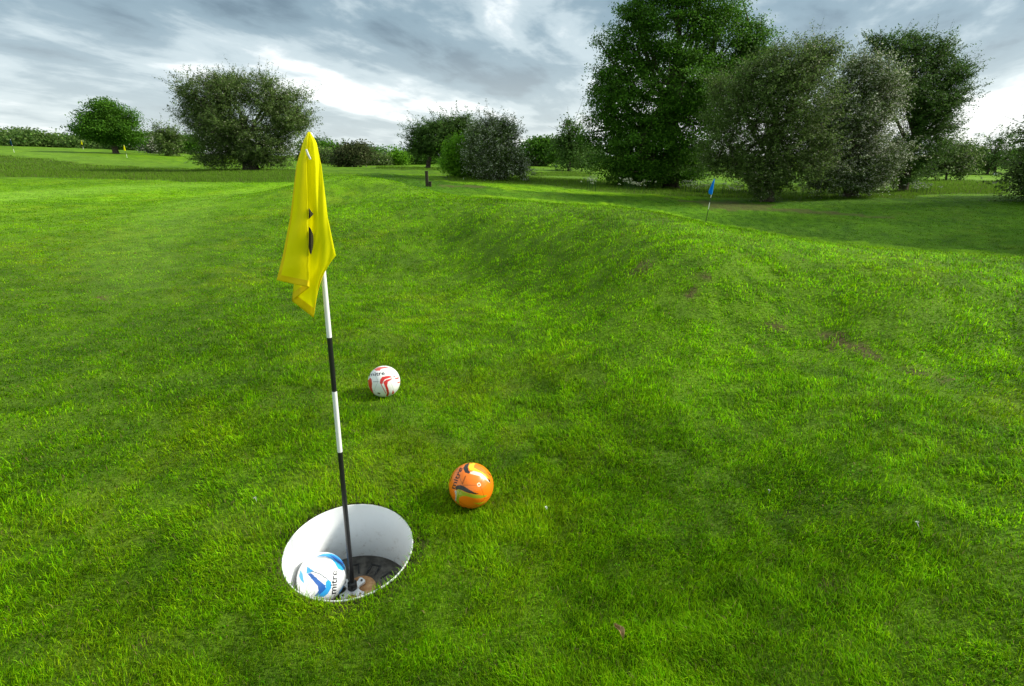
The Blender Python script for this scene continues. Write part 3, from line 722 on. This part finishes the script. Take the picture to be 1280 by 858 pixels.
for k in range(12):
    w = 2 * math.pi * k / 12
    for off in (-.022, .022):
        cc_ = np.array([math.cos(w), math.sin(w)]); tt_ = np.array([-math.sin(w), math.cos(w)])
        p0 = cc_ * .155 + tt_ * off; p1 = cc_ * .215 + tt_ * off
        c_ = (p0 + p1) / 2; mb.box((c_[0], c_[1], -DEPTH + .005), (.031, .004, .0022), rz=w)
    p = cc_ * .212; mb.box((p[0], p[1], -DEPTH + .0052), (.0034, .018, .002), rz=w)
link('drain_slot', mb.mesh('drain_slots', M_BLACK, False), o_floor)
mb = MB(); mb.tube([(0, 0, -DEPTH + .003), (0, 0, -DEPTH + .012), (0, 0, -DEPTH + .016)], [.070, .066, .052], 40); plug = link('centre_plug', mb.mesh('centre_plug', M_TAN), cupT)
CUP_INV = CUP_M.inverted()


def on_local_plane(px, py, h):
    """where a photo pixel meets the plane h above the rim, in cup coordinates"""
    o = CUP_INV @ Vector((0, 0, CAMZ)); d_ = CUP_INV.to_3x3() @ Vector(ray(px, py)); return o + d_ * ((h - o.z) / d_.z)


# ------------------------------------------------------------------ flagsticks
def bands_mat(name, edges, c0=(.8, .8, .78), c1=(.012, .012, .013)):
    """painted pole: colour changes at the given heights along the pole"""
    m = mat(name, c0, .35, .5); t = m.node_tree; b = t.nodes['Principled BSDF']
    s_ = t.nodes.new('ShaderNodeSeparateXYZ'); t.links.new(t.nodes.new('ShaderNodeTexCoord').outputs['Object'], s_.inputs[0])
    n = t.nodes.new('ShaderNodeValToRGB'); n.color_ramp.interpolation = 'CONSTANT'; e = n.color_ramp.elements
    while len(e) < len(edges): e.new(.5)
    for k, (p, w) in zip(e, edges): k.position = p / 2.5; k.color = tuple(c0 if w else c1) + (1,)
    t.links.new(math_node(t, 'DIVIDE', s_.outputs[2], 2.5), n.inputs[0]); t.links.new(n.outputs[0], b.inputs['Base Color'])
    return m


def cloth_mat(name, c, trans=.45, col2=None):
    m = mat(name, c, .65, .2); t = m.node_tree; b = t.nodes['Principled BSDF']
    tr = t.nodes.new('ShaderNodeBsdfTranslucent'); tr.inputs['Color'].default_value = tuple(c) + (1,)
    wv = t.nodes.new('ShaderNodeTexWave'); wv.inputs['Scale'].default_value = 260; wv.inputs['Distortion'].default_value = 1
    t.links.new(t.nodes.new('ShaderNodeTexCoord').outputs['Object'], wv.inputs['Vector'])
    bn = t.nodes.new('ShaderNodeBump'); bn.inputs['Strength'].default_value = .15; bn.inputs['Distance'].default_value = .001
    t.links.new(wv.outputs['Fac'], bn.inputs['Height']); t.links.new(bn.outputs[0], b.inputs['Normal'])
    mx = t.nodes.new('ShaderNodeMixShader'); mx.inputs[0].default_value = trans
    t.links.new(b.outputs[0], mx.inputs[1]); t.links.new(tr.outputs[0], mx.inputs[2]); t.links.new(mx.outputs[0], t.nodes['Material Output'].inputs['Surface'])
    return m


M_YEL = cloth_mat('yellow_cloth', (1.0, .96, .001), .62); M_HEM = cloth_mat('yellow_hem', (.93, .74, .002), .3)
M_BLU = cloth_mat('blue_cloth', (.01, .36, .95)); M_NUM = cloth_mat('black_print', (.02, .018, .01), .05)
pl_ = on_local_plane(451.5, 733.5, -DEPTH + .014); plug.location = (pl_.x, pl_.y, 0)
foot_l = on_local_plane(441, 738, -DEPTH + .02)
foot = np.array(CUP_M @ foot_l)
top = PY(388, 166, foot[1] + .0)
flagT = thing('flagstick', 'near black and white striped flagstick with a hanging yellow flag, standing in the cup', 'flagstick', tuple(foot))
ax = top - foot; PL = np.linalg.norm(ax); ax /= PL
qz = Vector(ax).to_track_quat('Z', 'Y')


def along(py_):
    """length along the pole that shows at photo row py_"""
    best = min(np.linspace(0, PL, 600), key=lambda s: abs(proj(foot + ax * s)[1] - py_)); return best


def proj(p):
    d_ = np.array(p) - np.array([0, 0, CAMZ]); zc = d_[1] * math.cos(TH) - d_[2] * math.sin(TH); yc = -d_[2] * math.cos(TH) - d_[1] * math.sin(TH)
    return CX + FPX * d_[0] / zc, CY + FPX * yc / zc


s1, s2, s3 = along(565), along(490), along(424); bl = s3 - s2
M_POLE = bands_mat('striped_pole', [(0, 0), (s1, 1), (s2, 0), (s3, 1), (s3 + (s2 - s1) * 1.05, 0), (s3 + (s2 - s1) * 2.1, 1)])
mb = MB(); mb.tube([(0, 0, 0), (0, 0, s1), (0, 0, s3), (0, 0, PL - .01), (0, 0, PL)], [.0115, .0105, .0100, .009, .006], 20)
pole = link('pole', mb.mesh('pole', M_POLE), flagT); pole.rotation_mode = 'QUATERNION'; pole.rotation_quaternion = qz
mb = MB(); mb.tube([(0, 0, -.012), (0, 0, .045), (0, 0, .05)], [.022, .021, .014], 24); so_ = link('pole_socket', mb.mesh('pole_socket', M_BLACK), flagT); so_.rotation_mode = 'QUATERNION'; so_.rotation_quaternion = qz
mb = MB()
for k in range(4):
    w = math.radians(38 + 90 * k); cw, sw = math.cos(w), math.sin(w)
    pr = [(.0, .020), (.022, .018), (.036, .014), (.05, .016), (.06, .019), (.066, .012)]
    Vt = []
    for x_, h_ in pr:
        for sg in (1, -1):
            for zz_ in (0, .012): Vt.append((x_ * cw - sg * h_ * sw, x_ * sw + sg * h_ * cw, zz_ + (.003 if x_ > .055 else .0) + .002))
    Ft = []
    for i in range(len(pr) - 1):
        a_ = i * 4; b_ = a_ + 4
        Ft += [(a_ + 1, b_ + 1, b_ + 3, a_ + 3), (a_, a_ + 2, b_ + 2, b_), (a_, b_, b_ + 1, a_ + 1), (a_ + 2, a_ + 3, b_ + 3, b_ + 2)]
    Ft.append((20, 22, 23, 21)); mb.add(Vt, Ft)
base_br = link('base_bracket', mb.mesh('base_bracket', M_ALU, False), flagT); base_br.rotation_mode = 'QUATERNION'; base_br.rotation_quaternion = Vector(CUP_N).to_track_quat('Z', 'Y')
for k in range(4):
    w = math.radians(38 + 90 * k); p = (.055 * math.cos(w), .055 * math.sin(w)); mb = MB(); mb.tube([(p[0], p[1], .016), (p[0], p[1], .0185)], [.0055, .005], 12); link('screw', mb.mesh('screw', M_BLACK), base_br)

# yellow cloth: columns of the folded flag traced down its edges and folds; depth is metres towards the viewer
def q_(x_, y_): return (330 + x_ / 2.385, 150 + y_ / 2.385)
T6 = [0, .06, .2, .45, .7, 1]
COLS = [  # (crop points at T6, depth at T6)
    ([(131, 37), (118, 62), (97, 135), (78, 290), (57, 400), (38, 478)], [.005, .015, .025, .03, .035, .045]),
    ([(133, 36), (130, 62), (127, 135), (131, 290), (133, 410), (135, 500)], [.014, .04, .055, .06, .065, .075]),
    ([(134, 36), (131, 62), (118, 140), (112, 300), (96, 430), (83, 540)], [.012, .024, .02, .012, .006, .0]),
    ([(136, 36), (146, 62), (150, 140), (158, 300), (150, 460), (148, 590)], [.014, .03, .034, .03, .022, .012]),
    ([(137, 36), (156, 66), (172, 140), (190, 290), (214, 405), (165, 466)], [.010, .012, .012, .014, .018, .016])]
def colpt(j, tt):
    P_, D_ = COLS[j]; px = np.interp(tt, T6, [p[0] for p in P_]); py = np.interp(tt, T6, [p[1] for p in P_]); dd = np.interp(tt, T6, D_)
    return px, py, dd
NT, NS = 60, 10
grid = []
for i in range(NT + 1):
    tt = i / NT; row = []
    K = [colpt(j, tt) for j in range(len(COLS))]
    for j in range(len(COLS) - 1):
        for s in range(NS if j < len(COLS) - 2 else NS + 1):
            f = s / NS; e = f * f * (3 - 2 * f) * .5 + f * .5
            c_ = [K[j][m] * (1 - f) + K[j + 1][m] * f for m in range(2)] + [K[j][2] * (1 - e) + K[j + 1][2] * e]
            rip = math.sin(f * math.pi) * (.006 * math.sin(tt * 9 + j * 2.1 + f * 5) + .004 * math.sin(tt * 23 - j + f * 3)) * min(1, tt * 4)
            px, py = q_(c_[0], c_[1]); 
            row.append(PY(px, py, top[1] - .012 - (c_[2] + rip)) - foot)
    grid.append(row)
NW = len(grid[0]); Vg = np.array(grid).reshape(-1, 3)
Fg = [(i * NW + k, i * NW + k + 1, (i + 1) * NW + k + 1, (i + 1) * NW + k) for i in range(NT) for k in range(NW - 1)]
me = bpy.data.meshes.new('flag_cloth'); me.from_pydata([tuple(p) for p in Vg], [], Fg); me.materials.append(M_YEL); me.materials.append(M_HEM)
mi = []
for i in range(NT):
    for k in range(NW - 1): mi.append(1 if (i >= NT - 4 or k < 1 ) else 0)
me.polygons.foreach_set('material_index', mi); me.polygons.foreach_set('use_smooth', [True] * len(Fg))
cloth = link('flag_cloth', me, flagT); sm = cloth.modifiers.new('thick', 'SOLIDIFY'); sm.thickness = .0012; sm.offset = 0


def on_cloth(cx_0, cy_0, lift=.004):
    """point of the front of the cloth seen at a crop pixel"""
    px, py = q_(cx_0, cy_0); best = None
    pr = np.array([proj(p + foot) for p in Vg]); dd = np.hypot(pr[:, 0] - px, pr[:, 1] - py); ks = np.argsort(dd)[:6]; Yf = min(Vg[k][1] + foot[1] for k in ks)
    return PY(px, py, Yf - lift) - foot
mb = MB()
for pts in ([(133, 263), (141, 274), (147, 281), (139, 290), (133, 296)], [(133, 318), (139, 326), (146, 342), (147, 362), (145, 382), (140, 402), (136, 396), (133, 380)]):
    P3 = [on_cloth(*p) for p in pts]; c3 = sum(P3) / len(P3); nf = len(P3); back = [p + np.array([0, .0025, 0]) for p in P3]
    mb.add(P3 + back, [tuple(range(nf)), tuple(range(nf, 2 * nf))[::-1]] + [(k, (k + 1) % nf, nf + (k + 1) % nf, nf + k) for k in range(nf)])
link('numeral', mb.mesh('numeral', M_NUM, False), cloth)
mb = MB(); pa, pb = on_cloth(126, 88, .012), on_cloth(138, 117, .012); mb.tube([pa, (pa + pb) / 2 + np.array([0, -.004, 0]), pb], [.0035, .004, .0035], 8)
link('cable_tie', mb.mesh('cable_tie', mat('white_tie', (.8, .8, .8), .4)), cloth)


def small_flag(px, py_top, base, pole_h, lean, cloth_m, label, scale=1.0, edges=None):
    g = G(*base) if isinstance(base[0], (int, float)) and len(base) == 2 else np.array(base)
    T = thing('flagstick', label, 'flagstick', tuple(g))
    mb = MB(); tp = np.array([lean * pole_h, 0, pole_h]); mb.tube([(0, 0, -.2), tp], [.016 * scale, .012 * scale], 10)
    p = link('pole', mb.mesh('pole', edges), T)
    # limp triangular hang of cloth with two folds
    h = .62 * scale; rows = 14; Vf = []; cols_ = 9
    for i in range(rows + 1):
        tt = i / rows; wd = (.03 + .17 * tt ** .8 * (1 if tt < .8 else 1 - (tt - .8) * 1.8)) * scale
        for k in range(cols_):
            f = k / (cols_ - 1); ctr = tp * (1 - (tt * h) / pole_h) 
            Vf.append((ctr[0] - wd * .95 + f * wd * 1.15, -.03 - .035 * math.sin(f * math.pi * 3 + .5) * min(1, tt * 3) * scale, ctr[2] - (0.05 * f * (tt > .7)) * scale - .0 + (0.06 * (f - .5) ** 2 if tt > .9 else 0)))
    Ff = [(i * cols_ + k, i * cols_ + k + 1, (i + 1) * cols_ + k + 1, (i + 1) * cols_ + k) for i in range(rows) for k in range(cols_ - 1)]
    me = bpy.data.meshes.new('flag_cloth'); me.from_pydata(Vf, [], Ff); me.materials.append(cloth_m); me.polygons.foreach_set('use_smooth', [True] * len(Ff))
    c = link('flag_cloth', me, T); c.modifiers.new('thick', 'SOLIDIFY').thickness = .002
    return T


bx = 21.0; bz = float(height(np.array([21 * (884 - 640) / FPX / 1.037]), np.array([21.0]))[0])
pt_ = PY(893, 224, 21.0); bxx = PY(884, 272, 21.0)[0] - .08
bh = pt_[2] - bz
small_flag(893, 224, (bxx, 21.0, bz), bh, (pt_[0] - bxx) / bh, M_BLU, 'blue flag on a leaning striped flagstick beyond the mound',
           .85, bands_mat('striped_pole_far', [(0, 0), (bh - 1.08, 1), (bh - .84, 0), (bh - .66, 1)]))
M_PLAIN = bands_mat('striped_pole_distant', [(0, 1), (.5, 0), (.9, 1)])
small_flag(157, 190, (159, 197.5), 1.7, -.03, M_YEL, 'small distant yellow flag below the oak on the left hill', 1.2, M_PLAIN)
small_flag(16, 182, (18, 191), 1.9, -.03, cloth_mat('dark_teal_cloth', (.01, .07, .12)), 'distant dark flag at the left edge of the hill', 1.3, M_PLAIN)
small_flag(104, 183, (104.5, 187), 1.6, 0, M_YEL, 'tiniest yellow flag in front of the skyline wood', 1.2, M_PLAIN)

# ------------------------------------------------------------------ balls
CAMV = np.array([0, 0, CAMZ])


def text_tris(body):
    cu = bpy.data.curves.new('lettering_curve', 'FONT'); cu.body = body; cu.size = 1; cu.align_x = 'CENTER'; cu.resolution_u = 4; cu.offset = .012
    o = bpy.data.objects.new('lettering_curve', cu); COL.objects.link(o)
    bpy.context.view_layer.update(); me = bpy.data.meshes.new_from_object(o.evaluated_get(bpy.context.evaluated_depsgraph_get()))
    bpy.data.objects.remove(o); return me


def ball(label, centre, base_c, decals, texts, crop, contact, rough=.3):
    """decals: (colour, polygon in crop pixels); crop: (cx, cy, rx, ry) of the ball's outline there. Local +Z of the ball looks at the viewpoint."""
    centre = np.array(centre, float); Zd = unit(CAMV - centre); Xd = unit(np.array([1., 0, 0]) - Zd * Zd[0]); Yd = np.cross(Zd, Xd)
    ccx, ccy, rx, ry = crop; Rb = .11
    bm = bmesh.new(); bmesh.ops.create_icosphere(bm, subdivisions=7, radius=Rb); me = bpy.data.meshes.new('soccer_ball'); bm.to_mesh(me); bm.free()
    n = len(me.vertices); co = np.empty(n * 3, np.float32); me.vertices.foreach_get('co', co); co = co.reshape(-1, 3).astype(float)
    c = np.tile(np.array(base_c, float), (n, 1)); front = co[:, 2] > -.005
    ux = np.where(front, co[:, 0], co[:, 1]) / Rb; uy = np.where(front, co[:, 1], co[:, 0]) / Rb
    # panel seams: shallow grooves between 12 rounded panels
    ph = (1 + 5 ** .5) / 2; ico = unit(np.array([(s * 1, t_ * ph, 0) for s in (1, -1) for t_ in (1, -1)] + [(0, s, t_ * ph) for s in (1, -1) for t_ in (1, -1)] + [(t_ * ph, 0, s) for s in (1, -1) for t_ in (1, -1)]))
    dts = np.sort(unit(co) @ ico.T, 1); gap = dts[:, -1] - dts[:, -2]; seam = np.exp(-(gap / .012) ** 2)
    px = ccx + ux * rx; py = ccy - uy * ry
    for colr, poly in decals: c[inpoly(px, py, poly)] = colr
    c *= (1 - .5 * seam)[:, None]
    co *= (1 - .008 * seam)[:, None]; me.vertices.foreach_set('co', co.astype(np.float32).ravel())
    at = me.attributes.new('col', 'FLOAT_COLOR', 'POINT'); cc4 = np.ones((n, 4), np.float32); cc4[:, :3] = c; at.data.foreach_set('color', cc4.ravel())
    me.polygons.foreach_set('use_smooth', np.ones(len(me.polygons), bool)); me.materials.append(M_BALL)
    T = link('soccer_ball', me, label=label, category='ball')
    T.matrix_world = Matrix(((Xd[0], Yd[0], Zd[0], centre[0]), (Xd[1], Yd[1], Zd[1], centre[1]), (Xd[2], Yd[2], Zd[2], centre[2]), (0, 0, 0, 1)))
    for (body, start, end, hgt, tcol) in texts:
        tm = text_tris(body); bm = bmesh.new(); bm.from_mesh(tm); bmesh.ops.triangulate(bm, faces=bm.faces)
        bmesh.ops.subdivide_edges(bm, edges=[e for e in bm.edges if e.calc_length() > .12], cuts=2, use_grid_fill=True)
        xs_ = [v.co.x for v in bm.verts]; x0, x1 = min(xs_), max(xs_); ym = max(v.co.y for v in bm.verts)
        sx = np.array([start[0] - ccx, ccy - start[1]]); ex = np.array([end[0] - ccx, ccy - end[1]]); al = ex - sx; ln = np.linalg.norm(al); al_u = al / ln; pu = np.array([-al_u[1], al_u[0]])
        for v in bm.verts:
            p = sx + al_u * (v.co.x - x0) / (x1 - x0) * ln + pu * v.co.y / ym * hgt
            q = np.array([p[0] / rx, p[1] / ry]); r2 = min((q ** 2).sum(), .985)
            q3 = np.array([q[0], q[1], math.sqrt(1 - r2)]); q3 /= np.linalg.norm(q3); v.co = Vector(q3 * (Rb + .0007))
        bmesh.ops.recalc_face_normals(bm, faces=bm.faces)
        m2 = bpy.data.meshes.new('lettering'); bm.to_mesh(m2); bm.free(); m2.materials.append(tcol); link('lettering', m2, T)
    return T


M_BALL = mat('ball_skin', (.8, .8, .8), .32, .5); t = M_BALL.node_tree; a = t.nodes.new('ShaderNodeAttribute'); a.attribute_name = 'col'
t.links.new(a.outputs['Color'], t.nodes['Principled BSDF'].inputs['Base Color']); t.nodes['Principled BSDF'].inputs['Coat Weight'].default_value = .25
M_INK = mat('black_ink', (.015, .015, .018), .4); M_GREYINK = mat('grey_ink', (.25, .25, .26), .5); M_WINK = mat('pale_ink', (.8, .72, .55), .5)
RED, RED2 = (.62, .025, .02), (.72, .10, .08)
g = height(np.array([-.893]), np.array([3.56]))[0]
wr_c = PY(480, 475, 3.56); wr_c[2] = height(wr_c[:1], wr_c[1:2])[0] + .11 - .006
ball('white football with red swooshes resting on open grass beyond the cup', wr_c, (.84, .84, .80),
     [(RED2, [(340, 245), (400, 215), (500, 205), (570, 210), (520, 225), (440, 240), (430, 265), (370, 268)]),
      (RED, [(285, 365), (310, 390), (318, 450), (315, 520), (335, 590), (355, 625), (335, 620), (290, 560), (262, 480), (250, 405), (268, 400)]),
      (RED, [(430, 450), (432, 400), (460, 360), (520, 345), (600, 335), (655, 340), (640, 360), (560, 375), (500, 395), (475, 430), (470, 460), (440, 462)]),
      (RED, [(478, 435), (520, 400), (610, 375), (600, 395), (545, 430), (535, 480), (560, 560), (565, 610), (545, 650), (520, 640), (535, 600), (520, 540), (490, 470)]),
      (RED, [(440, 460), (452, 462), (522, 600), (515, 606)]), (RED, [(640, 375), (705, 362), (700, 385), (650, 390)]), (RED, [(675, 440), (730, 425), (735, 435), (690, 455)]),
      (RED, [(605, 610), (618, 550), (640, 590), (625, 615)]), ((.1, .05, .05), [(398, 585), (440, 600), (430, 615), (400, 605)])],
     [('mitre', (278, 352), (500, 326), 52, M_INK), ('mmmmmm', (334, 436), (404, 434), 12, M_GREYINK)], (490, 425, 238, 238), None)
BLK, LIME, YEL = (.02, .016, .012), (.36, .40, .015), (.80, .62, .01)
or_c = PY(589, 607, 2.355); or_c[2] = height(or_c[:1], or_c[1:2])[0] + .11 - .006
ball('glossy orange football with black and lime swooshes right of the cup', or_c, (.93, .20, .006),
     [((.75, .68, .5), [(455, 300), (500, 285), (580, 310), (640, 360), (690, 430), (640, 390), (560, 345), (460, 320)]),
      (YEL, [(435, 240), (450, 195), (500, 180), (520, 195), (500, 215), (500, 245), (560, 280), (620, 315), (670, 370), (640, 360), (580, 310), (500, 285), (455, 275)]),
      (BLK, [(375, 250), (400, 205), (450, 178), (440, 200), (430, 240), (440, 280), (460, 300), (440, 320), (400, 305)]),
      (BLK, [(650, 290), (690, 320), (705, 345), (685, 335)]), (BLK, [(665, 375), (685, 385), (695, 435), (670, 405)]),
      (LIME, [(300, 515), (330, 500), (380, 520), (430, 545), (520, 562), (600, 575), (660, 570), (640, 590), (580, 610), (500, 605), (420, 580), (370, 580), (340, 600), (335, 640), (345, 690), (310, 660), (300, 620), (305, 560)]),
      ((.5, .5, .45), [(285, 520), (303, 512), (308, 560), (302, 640), (288, 640), (296, 580)]),
      (BLK, [(288, 485), (305, 460), (350, 450), (400, 470), (450, 505), (510, 540), (565, 555), (520, 560), (430, 540), (380, 515), (330, 500), (300, 510)]),
      ((.7, .5, .01), [(500, 660), (560, 660), (620, 650), (650, 630), (620, 665), (570, 685), (530, 672)]),
      (BLK, [(405, 708), (440, 728), (400, 725)]), (BLK, [(215, 430), (245, 340), (255, 330), (235, 400)]), ((.15, .03, .01), [(240, 630), (290, 665), (280, 660)]),
      ((.85, .8, .6), [(560 + 22 * math.cos(w), 448 + 24 * math.sin(w)) for w in np.linspace(0, 6.1, 20)]), ((.93, .2, .006), [(560 + 11 * math.cos(w), 448 + 12 * math.sin(w)) for w in np.linspace(0, 6.1, 20)])],
     [('mitre', (284, 500), (372, 252), 48, M_INK), ('mmmmmmmm', (378, 440), (415, 345), 12, mat('brown_ink', (.2, .05, .01), .5))], (472, 456, 262, 278), None)
LB_, DB_ = (.03, .36, .78), (.012, .11, .42)
pb_ = on_local_plane(402, 722, -DEPTH + .114)
rl = math.hypot(pb_.x, pb_.y); lim = R - .006 - .1105
print('blue ball local', pb_, rl, lim, 'foot', foot_l, 'pole len', PL)
if rl > lim: pb_.x *= lim / rl; pb_.y *= lim / rl
ball('white football with blue swooshes lying inside the cup against the pole foot', np.array(CUP_M @ pb_), (.84, .86, .86),
     [(LB_, [(290, 455), (340, 432), (400, 430), (450, 445), (490, 475), (515, 515), (525, 545), (500, 560), (465, 545), (440, 510), (410, 475), (360, 455)]),
      (DB_, [(380, 440), (430, 450), (480, 480), (512, 505), (500, 520), (460, 495), (420, 465)]), (LB_, [(185, 555), (205, 580), (228, 650), (200, 630), (180, 600)]),
      (LB_, [(232, 530), (290, 565), (260, 575), (235, 580)]), (DB_, [(240, 580), (270, 578), (330, 625), (385, 665), (390, 690), (360, 720), (330, 745), (318, 740), (340, 700), (330, 670), (290, 630)]),
      (LB_, [(385, 640), (400, 622), (425, 640), (432, 680), (410, 725), (380, 748), (335, 745), (360, 720), (390, 690)]), ((.1, .12, .14), [(270, 560), (330, 578), (400, 620), (398, 625), (328, 584), (268, 566)]),
      (LB_, [(525, 665), (535, 690), (490, 735), (500, 700)]), ((.75, .78, .8), [(265, 480), (300, 472), (302, 490), (270, 497)])],
     [('mitre', (472, 725), (462, 560), 44, M_INK)], (350, 608, 190, 190), None)

# ------------------------------------------------------------------ small things
g = G(534, 233.4); M_WOOD = noisy('weathered_wood', (.035, .028, .02), (.085, .07, .05), 14, .9, .1, .5)
T = thing('wooden_post', 'short dark wooden marker post on the far fairway left of the centre bushes', 'post', tuple(g))
k_ = g[1] / FPX
mb = MB(); mb.box((0, 0, 8.6 * k_ - .1), (1.7 * k_, 1.7 * k_, 8.6 * k_ + .1)); link('post', mb.mesh('post', M_WOOD, False, .015), T)
mb = MB(); mb.box((0, 0, 17.4 * k_), (1.9 * k_, 1.9 * k_, .02)); link('cap', mb.mesh('cap', M_WOOD, False, .008), T)
T = thing('marker_block', 'small dark block standing against the right of the wooden post', 'block', (g[0] + 3.7 * k_, g[1], g[2]))
mb = MB(); mb.box((0, 0, 2.6 * k_ - .1), (1.5 * k_, 1.5 * k_, 2.6 * k_ + .1)); link('block', mb.mesh('block', M_WOOD, False, .012), T)
mb = MB(); mb.box((0, 0, 5.3 * k_), (1.7 * k_, 1.7 * k_, .02)); link('lid', mb.mesh('lid', M_WOOD, False, .008), T)
# dead leaf
g = G(773, 798); M_DLEAF = noisy('dead_leaf', (.17, .105, .035), (.36, .26, .11), 60, .8, .2, .5)
Vl = []; Fl = []
for i in range(9):
    tt = i / 8; w = .014 * math.sin(math.pi * (tt * .93 + .04)) ** .8
    for k in range(5): f = k / 2 - 1; Vl.append((f * w + .006 * math.sin(tt * 4), (tt - .5) * .075, .038 + .014 * f * f + .01 * math.sin(tt * 5) + (tt - .5) * .02))
for i in range(8):
    for k in range(4): Fl.append((i * 5 + k, i * 5 + k + 1, (i + 1) * 5 + k + 1, (i + 1) * 5 + k))
me = bpy.data.meshes.new('dead_leaf'); me.from_pydata(Vl, [], Fl); me.materials.append(M_DLEAF); me.polygons.foreach_set('use_smooth', [True] * len(Fl))
o = link('dead_leaf', me, label='curled brown dead leaf lying in the near grass', category='leaf'); o.location = g; o.scale = (.8, .8, .8); o.rotation_euler = (0, 0, .3); o.modifiers.new('thick', 'SOLIDIFY').thickness = .0012
# pale clover heads
mb = MB()
for k in range(22):
    d_ = unit(rng.normal(size=3)); d_[2] = abs(d_[2]); s_ = np.cross(d_, [0, 0, 1.]); s_ = unit(s_ + 1e-4); p_ = d_ * .004
    mb.add([p_ - s_ * .002, p_ + s_ * .002, p_ + d_ * .005 + s_ * .0015, p_ + d_ * .005 - s_ * .0015], [(0, 1, 2, 3)])
mb.tube([(0, 0, -.026), (0, 0, .003)], [.0012, .0012], 5)
clm = mb.mesh('clover_flower', mat('pale_petal', (.62, .66, .58), .7, .2), False)
for k, (px, py) in enumerate(((961, 619), (683, 640), (320, 628), (1145, 660))):
    gg = G(px, py); o = link('clover_flower', clm, label='tiny pale clover flower in the mown grass', category='flower', group='pale flowers scattered in the grass'); o.location = (gg[0], gg[1], gg[2] + .024); o.rotation_euler = (rng.normal() * .3, rng.normal() * .3, k)
# far white tee markers
mk = MB(); mk.tube([(0, 0, 0), (0, 0, .08), (0, 0, .18), (0, 0, .26), (0, 0, .29)], [.1, .16, .17, .10, .02], 14); mkm = mk.mesh('tee_marker', M_WHITE)
for px, py, lab in ((1151, 218, 'white tee marker under the left edge of the drooping shrub'), (1183, 218.5, 'white tee marker under the drooping pale green shrub'), (1244, 219.5, 'white tee marker below the thin windswept tree'), (695, 209, 'white tee marker left of the birch trunk')):
    gg = G(px, py); o = link('tee_marker', mkm, label=lab, category='marker', group='white tee markers'); o.location = gg
